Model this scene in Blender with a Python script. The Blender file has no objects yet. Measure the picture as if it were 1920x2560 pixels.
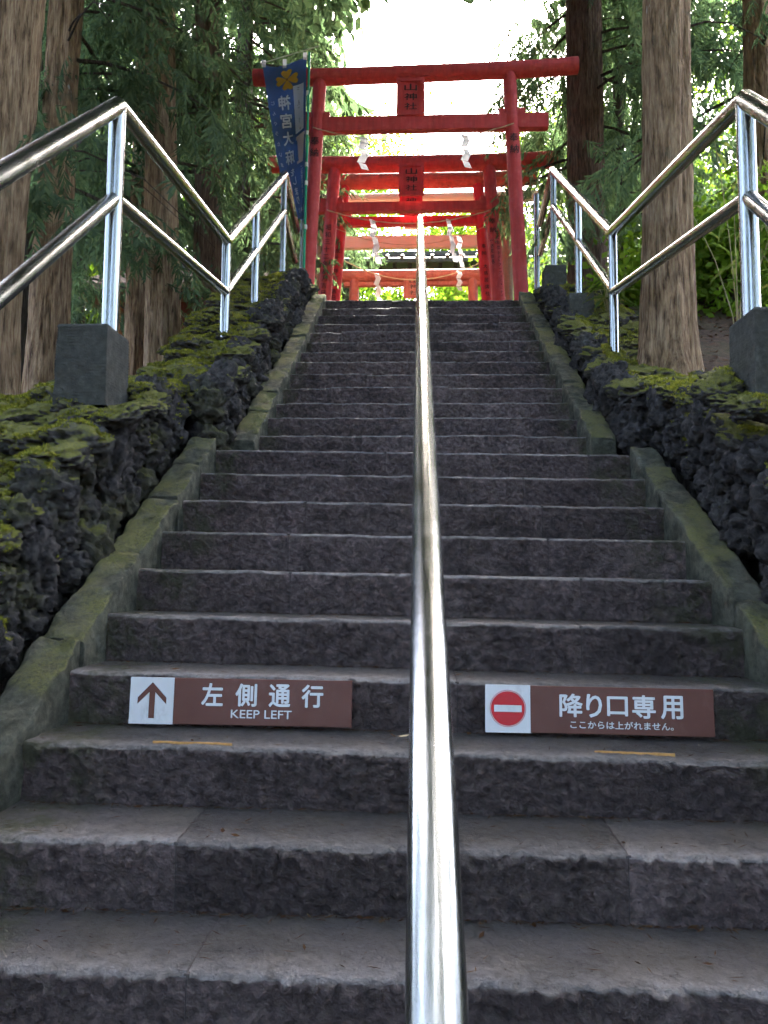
import bpy, bmesh, math, random
import numpy as np
from mathutils import Vector, Matrix, noise
from mathutils.bvhtree import BVHTree

random.seed(11)
RNG = np.random.default_rng(11)
scene = bpy.context.scene
C = scene.collection
R = math.radians

# ------------------------------------------------------------------ camera
CZ = 1.9                                     # eye height above the foot of the stairs
def make_camera():
    th, ps, ro = R(4.38), R(2.75), R(.45)
    F = Vector((-math.sin(ps)*math.cos(th), math.cos(ps)*math.cos(th), math.sin(th)))
    X = Vector((math.cos(ps), math.sin(ps), 0))
    U = X.cross(F)
    X, U = X*math.cos(ro) + U*math.sin(ro), U*math.cos(ro) - X*math.sin(ro)
    cd = bpy.data.cameras.new('camera')
    cd.sensor_fit = 'VERTICAL'; cd.sensor_height = 36; cd.lens = 27.0
    cd.clip_start = .02; cd.clip_end = 1200
    co = bpy.data.objects.new('camera', cd); C.objects.link(co)
    m = Matrix((X, U, -F)).transposed().to_4x4(); m.translation = Vector((0, 0, CZ))
    co.matrix_world = m
    scene.camera = co
make_camera()

# ------------------------------------------------------------------ sky, sun, exposure
SUN_EL, SUN_AZ = R(52), R(11)                 # the sun stands ahead, a little to the right
w = bpy.data.worlds.new('World'); scene.world = w; w.use_nodes = True
nt = w.node_tree
bg = nt.nodes['Background']
sky = nt.nodes.new('ShaderNodeTexSky'); sky.sky_type = 'NISHITA'; sky.sun_disc = False
sky.sun_elevation = SUN_EL; sky.sun_rotation = SUN_AZ
sky.air_density = .7; sky.dust_density = 5.0; sky.ozone_density = .4
nt.links.new(sky.outputs[0], bg.inputs[0]); bg.inputs[1].default_value = .15
sd = bpy.data.lights.new('sun', 'SUN'); sd.energy = 2.2; sd.angle = R(.6); sd.color = (1, .95, .86)
so = bpy.data.objects.new('sun', sd); C.objects.link(so)
sdir = Vector((math.sin(SUN_AZ)*math.cos(SUN_EL), math.cos(SUN_AZ)*math.cos(SUN_EL), math.sin(SUN_EL)))
so.rotation_euler = sdir.to_track_quat('Z', 'Y').to_euler(); so.location = (4, 30, 40)
scene.view_settings.view_transform = 'Standard'; scene.view_settings.look = 'None'
scene.view_settings.gamma = 1; scene.view_settings.use_curve_mapping = False
scene.view_settings.exposure = 4.28
scene.cycles.use_denoising = True; scene.cycles.denoising_input_passes = 'RGB_ALBEDO_NORMAL'; scene.cycles.denoising_prefilter = 'FAST'
scene.cycles.use_adaptive_sampling = True; scene.cycles.adaptive_threshold = .02
scene.cycles.max_bounces = 4; scene.cycles.diffuse_bounces = 3; scene.cycles.glossy_bounces = 2
scene.cycles.transmission_bounces = 3; scene.cycles.sample_clamp_indirect = 6

# ------------------------------------------------------------------ helpers
def tag(o, label=None, cat=None, group=None, kind=None):
    if label: o['label'] = label
    if cat: o['category'] = cat
    if group: o['group'] = group
    if kind: o['kind'] = kind
    return o
def empty(name, loc=(0, 0, 0), rz=0):
    o = bpy.data.objects.new(name, None); C.objects.link(o)
    o.location = loc; o.rotation_euler = (0, 0, rz); o.empty_display_size = .2
    return o
def fast_mesh(name, V, F, smooth=False):
    V = np.asarray(V, np.float32); F = np.asarray(F, np.int32)
    me = bpy.data.meshes.new(name)
    n, k = F.shape
    me.vertices.add(len(V)); me.vertices.foreach_set('co', V.ravel())
    me.loops.add(n*k); me.loops.foreach_set('vertex_index', F.ravel())
    me.polygons.add(n); me.polygons.foreach_set('loop_start', np.arange(0, n*k, k, dtype=np.int32))
    if smooth: me.polygons.foreach_set('use_smooth', np.ones(n, bool))
    me.update(calc_edges=True)
    return me
def link(name, me, mat=None, parent=None, loc=None):
    o = bpy.data.objects.new(name, me); C.objects.link(o)
    if mat and not me.materials: me.materials.append(mat)
    if parent: o.parent = parent
    if loc is not None: o.location = loc
    return o
class MB:                                     # collects polygons for one mesh
    def __init__(s): s.v = []; s.f = []
    def add(s, v, f):
        n = len(s.v); s.v += [tuple(p) for p in v]; s.f += [tuple(i+n for i in q) for q in f]; return s
    def box(s, x0, x1, y0, y1, z0, z1):
        v = [(x, y, z) for z in (z0, z1) for y in (y0, y1) for x in (x0, x1)]
        return s.add(v, [(0, 2, 3, 1), (4, 5, 7, 6), (0, 1, 5, 4), (2, 6, 7, 3), (0, 4, 6, 2), (1, 3, 7, 5)])
    def tube(s, pts, rad, seg=16, caps=True):
        pts = [Vector(p) for p in pts]; n = len(pts)
        if not hasattr(rad, '__len__'): rad = [rad]*n
        tan = [(pts[min(i+1, n-1)]-pts[max(i-1, 0)]).normalized() for i in range(n)]
        seg_t = [(pts[i+1]-pts[i]).normalized() for i in range(n-1)]
        a = Vector((0, 0, 1)) if abs(seg_t[0].z) < .9 else Vector((1, 0, 0))
        u = (a - seg_t[0]*a.dot(seg_t[0])).normalized()
        v = []
        for i in range(n):
            t0 = seg_t[max(i-1, 0)]; t1 = seg_t[min(i, n-2)]
            tm = (t0+t1).normalized()
            u = (u - t0*u.dot(t0)).normalized(); w_ = t0.cross(u)
            for k in range(seg):
                an = 2*math.pi*k/seg
                o = u*math.cos(an)*rad[i] + w_*math.sin(an)*rad[i]
                d = -o.dot(tm)/max(t0.dot(tm), .2)          # slide along t0 to the mitre plane
                v.append(pts[i]+o+t0*d)
            q = t0.rotation_difference(t1); u = q @ u
        f = []
        for i in range(n-1):
            for k in range(seg):
                k2 = (k+1) % seg
                f.append((i*seg+k, i*seg+k2, (i+1)*seg+k2, (i+1)*seg+k))
        if caps:
            f.append(tuple(range(seg-1, -1, -1))); f.append(tuple((n-1)*seg+k for k in range(seg)))
        return s.add(v, f)
    def build(s, name, mat, parent=None, smooth=False, bevel=0, loc=None):
        me = bpy.data.meshes.new(name); me.from_pydata(s.v, [], s.f); me.update()
        if bevel:
            bm = bmesh.new(); bm.from_mesh(me)
            bmesh.ops.bevel(bm, geom=bm.edges[:], offset=bevel, segments=2, affect='EDGES', profile=.6)
            bm.to_mesh(me); bm.free()
        if smooth:
            me.polygons.foreach_set('use_smooth', np.ones(len(me.polygons), bool))
            me.set_sharp_from_angle(angle=R(40))
        return link(name, me, mat, parent, loc)

# gradient noise on arrays
_perm = RNG.permutation(256).astype(np.int64); _perm = np.concatenate([_perm, _perm, _perm])
_g = RNG.normal(size=(256, 3)); _g /= np.linalg.norm(_g, axis=1)[:, None]
def pn(P, s=1.0, off=0.0):
    P = np.asarray(P, float)*s + off
    i = np.floor(P).astype(np.int64); f = P-i; i &= 255
    u = f*f*f*(f*(f*6-15)+10)
    out = np.zeros(len(P))
    for dx in (0, 1):
        wx = u[:, 0] if dx else 1-u[:, 0]
        for dy in (0, 1):
            wy = u[:, 1] if dy else 1-u[:, 1]
            for dz in (0, 1):
                wz = u[:, 2] if dz else 1-u[:, 2]
                h = _perm[_perm[_perm[(i[:, 0]+dx) & 255]+((i[:, 1]+dy) & 255)]+((i[:, 2]+dz) & 255)]
                g = _g[h]
                out += wx*wy*wz*(g[:, 0]*(f[:, 0]-dx)+g[:, 1]*(f[:, 1]-dy)+g[:, 2]*(f[:, 2]-dz))
    return out
def interp(t, tab): return np.interp(t, [a for a, b in tab], [b for a, b in tab])

# ------------------------------------------------------------------ materials
class N:                                       # small node-tree helper
    def __init__(s, name):
        s.m = bpy.data.materials.new(name); s.m.use_nodes = True; s.t = s.m.node_tree
        s.b = s.t.nodes['Principled BSDF']; s.out = s.t.nodes['Material Output']
    def n(s, typ, **kw):
        x = s.t.nodes.new('ShaderNode'+typ)
        for k, v in kw.items():
            if k in x.inputs: x.inputs[k].default_value = v
            else: setattr(x, k, v)
        return x
    def l(s, a, b): s.t.links.new(a, b)
    def coord(s, scale=(1, 1, 1), kind='Object'):
        tc = s.n('TexCoord'); mp = s.n('Mapping'); mp.inputs['Scale'].default_value = scale
        s.l(tc.outputs[kind], mp.inputs[0]); return mp.outputs[0]
    def pos(s, scale=(1, 1, 1)):
        g = s.n('NewGeometry'); mp = s.n('Mapping'); mp.inputs['Scale'].default_value = scale
        s.l(g.outputs['Position'], mp.inputs[0]); return mp.outputs[0]
    def noise(s, vec, scale, detail=4, rough=.6, dist=0):
        x = s.n('TexNoise'); x.inputs['Scale'].default_value = scale; x.inputs['Detail'].default_value = detail
        x.inputs['Roughness'].default_value = rough; x.inputs['Distortion'].default_value = dist
        s.l(vec, x.inputs['Vector']); return x.outputs[0]
    def ramp(s, fac, stops):
        x = s.n('ValToRGB'); e = x.color_ramp.elements
        while len(e) < len(stops): e.new(.5)
        for q, (p, c) in zip(e, stops):
            q.position = p; q.color = (*c, 1) if len(c) == 3 else c
        s.l(fac, x.inputs[0]); return x.outputs[0]
    def mix(s, fac, a, b, typ='MIX'):
        x = s.n('MixRGB', blend_type=typ)
        for i, q in ((0, fac), (1, a), (2, b)):
            if hasattr(q, 'links'): s.l(q, x.inputs[i])
            elif isinstance(q, (int, float)): x.inputs[i].default_value = q
            else: x.inputs[i].default_value = (*q, 1)
        return x.outputs[0]
    def math(s, op, a, b=0.0):
        x = s.n('Math', operation=op)
        for i, q in ((0, a), (1, b)):
            if hasattr(q, 'links'): s.l(q, x.inputs[i])
            else: x.inputs[i].default_value = q
        return x.outputs[0]
    def bump(s, h, strength=.5, dist=.01, prev=None):
        x = s.n('Bump'); x.inputs['Strength'].default_value = strength; x.inputs['Distance'].default_value = dist
        s.l(h, x.inputs['Height'])
        if prev: s.l(prev, x.inputs['Normal'])
        return x.outputs[0]
    def done(s, col=None, rough=.8, nrm=None, metal=0, spec=.5):
        if col is not None:
            if hasattr(col, 'links'): s.l(col, s.b.inputs['Base Color'])
            else: s.b.inputs['Base Color'].default_value = (*col, 1)
        if hasattr(rough, 'links'): s.l(rough, s.b.inputs['Roughness'])
        else: s.b.inputs['Roughness'].default_value = rough
        s.b.inputs['Metallic'].default_value = metal
        s.b.inputs['Specular IOR Level'].default_value = spec
        if nrm: s.l(nrm, s.b.inputs['Normal'])
        return s.m
M = {}
def m_plain(name, col, rough=.7, var=.15, scale=6, bumps=0.0, metal=0, spec=.4):
    n = N(name); v = n.coord()
    c = n.mix(n.noise(v, scale, 5), tuple(x*(1-var) for x in col), tuple(min(1, x*(1+var)) for x in col))
    nm = n.bump(n.noise(v, scale*8, 5), .4, bumps) if bumps else None
    M[name] = n.done(c, rough, nm, metal, spec)
def m_step():
    n = N('step_stone'); p = n.pos()
    a = n.noise(p, 2.2, 5); b = n.noise(p, 48, 5, .62, .5); c = n.noise(p, 240, 3, .7); d = n.noise(n.pos((1, 1, 1.5)), 24, 5, .62, .6)
    col = n.ramp(a, [(.3, (.100, .072, .068)), (.5, (.138, .101, .096)), (.72, (.176, .132, .124))])
    col = n.mix(1.0, col, n.ramp(b, [(.30, (.60,)*3), (.5, (1.0,)*3), (.72, (1.5,)*3)]), 'MULTIPLY')
    col = n.mix(1.0, col, n.ramp(d, [(.34, (.55,)*3), (.5, (1.0,)*3), (.68, (1.5,)*3)]), 'MULTIPLY')
    # treads: foot-worn stone; front edge pale from wear and painted-in sky rim light
    g = n.n('NewGeometry'); sx = n.n('SeparateXYZ'); n.l(g.outputs['Normal'], sx.inputs[0])
    up = n.ramp(sx.outputs[2], [(.35, (0,)*3), (.8, (1,)*3)])
    at = n.n('Attribute', attribute_name='wear_rim_light')
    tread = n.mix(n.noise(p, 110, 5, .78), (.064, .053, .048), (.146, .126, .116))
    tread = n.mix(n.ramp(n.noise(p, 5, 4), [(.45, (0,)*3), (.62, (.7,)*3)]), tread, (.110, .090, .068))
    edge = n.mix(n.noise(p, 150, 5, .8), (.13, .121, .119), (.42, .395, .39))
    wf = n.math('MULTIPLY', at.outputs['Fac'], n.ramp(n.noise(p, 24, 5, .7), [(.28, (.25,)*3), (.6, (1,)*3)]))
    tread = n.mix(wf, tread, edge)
    nose_light = n.ramp(n.math('MULTIPLY', at.outputs['Fac'], n.ramp(n.noise(p, 30, 4, .7), [(.3, (.4,)*3), (.6, (1,)*3)])), [(.45, (0,)*3), (.85, (.9,)*3)])  # nosing mask: puts the sky's rim light into the stone colour
    col3 = n.mix(n.math('MAXIMUM', up, nose_light), col, tread)
    col3 = n.mix(n.ramp(n.noise(p, 420, 2), [(.66, (0,)*3), (.76, (.5,)*3)]), col3, (.26, .25, .25))
    oi = n.n('ObjectInfo'); tone = n.math('ADD', n.math('MULTIPLY', oi.outputs['Random'], .56), .72)
    col3 = n.mix(1.0, col3, tone, 'MULTIPLY')
    pits = n.ramp(n.noise(p, 85, 4, .75), [(.30, (.42,)*3), (.42, (1,)*3)])                # small dark pits in the basalt
    col3 = n.mix(1.0, col3, pits, 'MULTIPLY')
    damp = n.ramp(n.noise(p, 3.1, 5, .62, .5), [(.52, (1,)*3), (.66, (.62,)*3)])        # damp and soil stains
    col3 = n.mix(1.0, col3, damp, 'MULTIPLY')
    px = n.n('SeparateXYZ'); n.l(g.outputs['Position'], px.inputs[0])
    gm = n.math('MULTIPLY', n.ramp(n.math('ABSOLUTE', px.outputs[0]), [(.88, (0,)*3), (1.0, (.75,)*3)]), n.ramp(n.noise(p, 9, 5, .7), [(.44, (0,)*3), (.60, (1,)*3)]))
    col3 = n.mix(gm, col3, (.075, .080, .034))                                           # algae creeping in from the sides
    h = n.math('ADD', n.math('MULTIPLY', b, .9), n.math('ADD', n.math('MULTIPLY', c, .45), n.math('MULTIPLY', d, .8)))
    M['step_stone'] = n.done(col3, n.ramp(b, [(.3, (.85,)*3), (.7, (.62,)*3)]), n.bump(h, 1.0, .045), 0, .4)
m_step()
def m_mossy(name, dark, light, moss_lo, moss_hi, cover, scale=14, slope=(.25, .75), floor=.30):
    n = N(name); p = n.pos()
    a = n.noise(p, scale, 8, .68); b = n.noise(p, scale*5, 6, .7)
    col = n.ramp(a, [(.36, dark), (.55, tuple((x+y)/2 for x, y in zip(dark, light))), (.74, light)])
    col = n.mix(n.ramp(n.noise(p, 7, 5, .7), [(.60, (0,)*3), (.70, (.55,)*3)]), col, (.17, .18, .165))
    g = n.n('NewGeometry'); sx = n.n('SeparateXYZ'); n.l(g.outputs['Normal'], sx.inputs[0])
    up = n.ramp(sx.outputs[2], [(slope[0], (floor,)*3), (slope[1], (1,)*3)])
    mk = n.ramp(n.noise(p, 2.6, 6, .62), [(cover-.05, (0,)*3), (cover+.07, (1,)*3)])
    mk = n.math('MULTIPLY', mk, up)
    mk = n.math('MULTIPLY', mk, n.ramp(b, [(.34, (.15,)*3), (.52, (1,)*3)]))
    moss = n.mix(n.noise(p, 120, 4, .7), moss_lo, moss_hi)
    col = n.mix(mk, col, moss)
    h = n.math('ADD', a, n.math('MULTIPLY', b, .6))
    M[name] = n.done(col, .93, n.bump(h, .9, .03), 0, .2)
m_mossy('lava', (.017, .016, .017), (.125, .115, .110), (.075, .084, .020), (.250, .240, .048), .40, 26, (.30, .62), .05)
m_mossy('lava_face', (.017, .016, .017), (.125, .115, .110), (.060, .070, .020), (.170, .170, .040), .56, 26, (.30, .75), .30)
m_mossy('lava_bare', (.017, .016, .017), (.125, .115, .110), (.060, .070, .020), (.170, .170, .040), .64, 26, (.45, .85), .05)
m_mossy('base_stone', (.062, .064, .056), (.112, .114, .102), (.050, .058, .022), (.095, .10, .035), .60, 30, (.0, .6), .5)
m_mossy('coping', (.042, .044, .033), (.150, .152, .116), (.082, .092, .030), (.215, .205, .085), .51, 16, (.25, .75), .06)
m_mossy('slab', (.07, .08, .085), (.20, .22, .23), (.05, .06, .02), (.1, .11, .03), .66)
def m_bark(name, dark, mid, light, sc=1.0, ridge=1.0):
    n = N(name); v = n.coord((1, 1, .15)); v2 = n.coord((1, 1, .32)); v3 = n.coord()
    a = n.noise(v, 34*sc, 6, .62, .25); b = n.noise(v2, 26*sc, 6, .7); c = n.noise(v3, 1.6, 4)
    f = n.noise(n.coord((1, 1, .045)), 95*sc, 5, .7, .4)
    col = n.ramp(a, [(.33, dark), (.50, mid), (.68, light)])
    col = n.mix(n.ramp(b, [(.58, (0,)*3), (.74, (.55,)*3)]), col, light)
    col = n.mix(1.0, col, n.ramp(f, [(.30, (.35,)*3), (.47, (.95,)*3), (.70, (1.3,)*3)]), 'MULTIPLY')
    col = n.mix(n.ramp(c, [(.4, (0,)*3), (.68, (.45,)*3)]), col, tuple(x*.55 for x in mid))
    col = n.mix(n.ramp(n.noise(v3, 3.2, 5, .7), [(.60, (0,)*3), (.68, (.5,)*3)]), col, (.13, .15, .105))
    if name == 'bark_grey':                     # pale lichen flecks
        col = n.mix(n.ramp(n.noise(n.coord((1, 1, .30)), 7, 4, .6), [(.69, (0,)*3), (.72, (.85,)*3)]), col, (.62, .62, .58))
    h = n.math('ADD', a, n.math('ADD', n.math('MULTIPLY', b, .5), n.math('MULTIPLY', f, .8)))
    M[name] = n.done(col, .95, n.bump(h, 1.0, .07*ridge), 0, .12)
m_bark('bark_tan', (.110, .066, .038), (.380, .258, .155), (.580, .430, .285))
m_bark('bark_grey', (.100, .060, .036), (.400, .265, .158), (.640, .470, .305))
m_bark('bark_red', (.055, .034, .025), (.165, .105, .072), (.270, .190, .138))
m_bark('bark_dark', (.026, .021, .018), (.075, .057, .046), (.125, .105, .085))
def m_leaf(name, c0, c1, c2, trans=.35, tcol=None):
    n = N(name); g = n.n('NewGeometry')
    col = n.ramp(g.outputs['Random Per Island'], [(.0, c0), (.55, c1), (1.0, c2)])
    oi = n.n('ObjectInfo'); hv = n.n('HueSaturation')
    n.l(col, hv.inputs['Color'])
    n.l(n.math('ADD', n.math('MULTIPLY', oi.outputs['Random'], .5), .75), hv.inputs['Value'])
    col = hv.outputs[0]
    n.t.nodes.remove(n.b); n.b = n.n('BsdfDiffuse'); n.l(col, n.b.inputs[0])
    tr = n.n('BsdfTranslucent'); ms = n.n('MixShader'); ms.inputs[0].default_value = trans
    n.l(n.mix(1.0, col, tcol or (1.6, 1.8, .7), 'MULTIPLY'), tr.inputs[0])
    n.l(n.b.outputs[0], ms.inputs[1]); n.l(tr.outputs[0], ms.inputs[2]); n.l(ms.outputs[0], n.out.inputs[0])
    M[name] = n.m
m_leaf('cedar_leaf', (.070, .104, .066), (.110, .154, .092), (.150, .195, .106), .45, (1.2, 1.4, .95))
m_leaf('broad_leaf', (.060, .105, .020), (.095, .160, .028), (.140, .200, .040), .50, (1.9, 2.0, .7))
m_leaf('moss_blade', (.085, .096, .020), (.185, .185, .034), (.320, .290, .060), .25, (1.2, 1.3, .7))
m_leaf('sasa_leaf', (.060, .100, .030), (.105, .150, .050), (.210, .200, .085), .35, (1.5, 1.6, .8))
m_leaf('litter', (.050, .026, .016), (.105, .055, .030), (.190, .120, .065), .1, (1, 1, 1))
def m_metal():
    n = N('stainless'); v = n.coord((60, 1, 1)); p = n.pos((1, 1, 1))
    r_ = n.ramp(n.noise(p, 9, 5, .7), [(.3, (.16,)*3), (.72, (.28,)*3)])
    sm = n.noise(n.pos((14, 2, 2)), 20, 3)
    col = n.mix(n.noise(p, 14, 4), (.30, .31, .30), (.40, .41, .40))
    M['stainless'] = n.done(col, r_, n.bump(sm, .10, .002), 1.0)
m_metal()
def m_red(name, base, dark, fade):
    n = N(name); p = n.pos(); pz = n.pos((3, 3, .35))
    c = n.mix(n.ramp(n.noise(pz, 5, 5, .65), [(.35, (0,)*3), (.7, (1,)*3)]), base, dark)
    c = n.mix(n.ramp(n.noise(p, 11, 6, .75), [(.50, (0,)*3), (.70, (.8,)*3)]), c, fade)
    c = n.mix(1.0, c, n.ramp(n.noise(n.pos((9, 9, .5)), 3, 5, .7), [(.36, (.80,)*3), (.55, (1,)*3)]), 'MULTIPLY')
    c = n.mix(n.ramp(n.noise(p, 60, 4, .7), [(.64, (0,)*3), (.72, (.6,)*3)]), c, tuple(x*.35 for x in dark))
    M[name] = n.done(c, n.ramp(n.noise(p, 7, 4), [(.3, (.5,)*3), (.7, (.78,)*3)]), n.bump(n.noise(pz, 30, 5), .5, .006), 0, .45)
m_red('red_paint', (.56, .052, .048), (.47, .038, .037), (.62, .115, .100))
m_red('red_faded', (.42, .095, .065), (.32, .060, .044), (.50, .180, .130))
m_red('red_deep', (.56, .026, .034), (.44, .018, .026), (.58, .065, .062))
def m_wood(name, a, b):
    n = N(name); v = n.pos((.6, 9, 9))
    w_ = n.noise(v, 5, 6, .65, .6)
    M[name] = n.done(n.mix(w_, a, b), .7, n.bump(w_, .35, .006), 0, .25)
m_wood('pale_wood', (.60, .46, .31), (.76, .63, .46))
m_wood('brown_wood', (.16, .095, .060), (.30, .19, .125))
m_plain('orange_wood', (.58, .22, .075), .7, .2)
def m_sign(name, col, dirt, k):
    n = N(name); p = n.pos()
    c = n.mix(n.noise(p, 6, 5), tuple(x*.86 for x in col), tuple(x*1.1 for x in col))
    c = n.mix(n.ramp(n.noise(n.pos((1, 1, .5)), 13, 6, .75), [(.56, (0,)*3), (.75, (k,)*3)]), c, dirt)
    c = n.mix(n.ramp(n.noise(p, 150, 3, .6), [(.70, (0,)*3), (.76, (.65,)*3)]), c, dirt)
    M[name] = n.done(c, n.ramp(n.noise(p, 20, 4), [(.3, (.38,)*3), (.7, (.6,)*3)]), None, 0, .4)
m_sign('sign_brown', (.120, .042, .029), (.19, .105, .085), .35)
m_sign('sign_white', (.66, .665, .67), (.34, .31, .27), .45)
m_plain('sign_red', (.52, .012, .020), .4, .06, 8)
m_plain('ink', (.018, .014, .015), .6, .2)
m_plain('ink_soft', (.10, .020, .022), .7, .3, 20)
def m_cloth(name, col, var, tr):
    n = N(name); v = n.coord()
    c = n.mix(n.noise(v, 5, 5), tuple(x*(1-var) for x in col), tuple(min(1, x*(1+var)) for x in col))
    n.done(c, .85, None, 0, .2)
    t = n.n('BsdfTranslucent'); ms = n.n('MixShader'); ms.inputs[0].default_value = tr
    n.l(c, t.inputs[0]); n.l(n.b.outputs[0], ms.inputs[1]); n.l(t.outputs[0], ms.inputs[2]); n.l(ms.outputs[0], n.out.inputs[0])
    M[name] = n.m
m_cloth('paper', (.84, .84, .85), .04, .55)
m_cloth('banner_blue', (.100, .170, .345), .12, .5)
m_cloth('banner_white', (.82, .83, .85), .05, .5)
m_cloth('banner_gold', (.62, .36, .05), .15, .35)
m_cloth('banner_pink', (.66, .54, .53), .1, .35)
m_plain('rope', (.52, .40, .25), .9, .2, 60)
m_plain('banner_gold_dark', (.30, .16, .02), .7, .1)
m_plain('banner_grey', (.07, .065, .08), .85, .1)
m_plain('green_pole', (.010, .30, .150), .35, .1)
m_plain('white_plastic', (.72, .72, .66), .5, .06)
m_plain('marking_yellow', (.46, .25, .085), .9, .45, 70, .004)
m_plain('roof_tile', (.12, .125, .135), .5, .25, 12)
m_plain('dark_timber', (.045, .034, .028), .8, .25)
m_plain('wall_red', (.150, .030, .022), .8, .2)
m_plain('mortar', (.088, .077, .074), .95, .2, 40, .004)
m_plain('stem', (.30, .26, .13), .7, .25)
def m_ground():
    n = N('forest_floor'); p = n.pos()
    a = n.noise(p, 1.2, 6); b = n.noise(p, 18, 6, .75)
    c = n.ramp(b, [(.3, (.030, .020, .014)), (.5, (.075, .048, .032)), (.72, (.140, .090, .060))])
    c = n.mix(n.ramp(a, [(.50, (0,)*3), (.66, (.8,)*3)]), c, (.045, .060, .018))
    M['forest_floor'] = n.done(c, .95, n.bump(b, .9, .04), 0, .2)
m_ground()

# ------------------------------------------------------------------ levels of the place
T1, RISE, Y0, Z0 = .29, .17, 1.668, CZ-.849           # lower flight: first nosing in view (k = 0)
T2, Y10 = .268, 4.817                                  # upper flight
Z9 = Z0 + 9*RISE
TOP = Z9 + 13*RISE                                     # plateau of the gates, about 4.79
W1, W2 = 1.165, 1.035                                  # half widths of the flights
WALL_L = [(-3, -.9), (-1, .15), (0, .55), (1.5, 1.38), (2.43, 1.95), (2.75, 2.20), (3.2, 2.52), (3.8, 2.84), (4.5, 3.02), (5, 3.26), (6, 3.94), (7.4, 4.80), (8.2, 5.02), (9.2, 5.0)]
WALL_R = [(-3, -.9), (-1, .15), (0, .55), (1.5, 1.40), (2.43, 1.98), (3.0, 2.34), (3.4, 2.55), (3.8, 2.74), (4.4, 2.98), (5, 3.14), (6, 3.72), (7, 4.36), (7.9, 4.88), (9.2, 5.0)]
def nosing(y):
    return np.interp(y, [-2, Y0-7*T1, Y0+9*T1, Y10-T2, Y10+12*T2, 40], [0, Z0-7*RISE, Z9, Z9, TOP, TOP])
def ground_z(x, y):
    x = np.asarray(x, float); y = np.asarray(y, float)
    side = np.where(x < 0, interp(y, WALL_L), interp(y, WALL_R)) - .10
    side = np.where(y < -1.2, np.minimum(side, 0) , side)
    side = np.maximum(side, -.02)
    side = np.where(y > 7.4, np.minimum(side, TOP-.02), side)
    st = nosing(y) - .32
    st = np.where(y > Y10+12*T2+.35, TOP-.02, st); st = np.where(y < -.6, -.02, st)
    e = np.clip((np.abs(x)-1.44)/.14, 0, 1)
    far = np.clip((np.abs(x)-2.2)/6, 0, 1)
    P = np.stack([x, y, x*0], -1).reshape(-1, 3)
    nz = (pn(P, .9)*.10 + pn(P, .25)*.35).reshape(x.shape)*np.clip((np.abs(x)-1.5)/1.5, 0, 1)
    ld = np.interp(y, [3, 4, 6.2, 8, 12, 15], [.1, .3, .6, 1.25, 1.25, .1])*np.clip((-x-1.75)/.6, 0, 1)
    side = side-ld*(y < 15)
    return st*(1-e)+side*e + nz*(.35+far*.65) - far*.25*(y < 7.5)

# ground sheet
def build_ground():
    xs = np.unique(np.concatenate([np.linspace(-6, 6, 121), np.linspace(-30, 30, 61), np.linspace(-160, 160, 41)]).round(3))
    ys = np.unique(np.concatenate([np.linspace(-3, 11, 141), np.linspace(-30, 50, 81), np.linspace(-100, 190, 46)]).round(3))
    X, Y = np.meshgrid(xs, ys, indexing='ij')
    V = np.stack([X, Y, ground_z(X, Y)], -1).reshape(-1, 3)
    ny = len(ys); i, j = np.meshgrid(np.arange(len(xs)-1), np.arange(ny-1), indexing='ij')
    a = (i*ny+j).ravel(); F = np.stack([a, a+ny, a+ny+1, a+1], -1)
    o = link('ground', fast_mesh('ground', V, F, True), M['forest_floor']); o['kind'] = 'structure'
build_ground()

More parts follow.
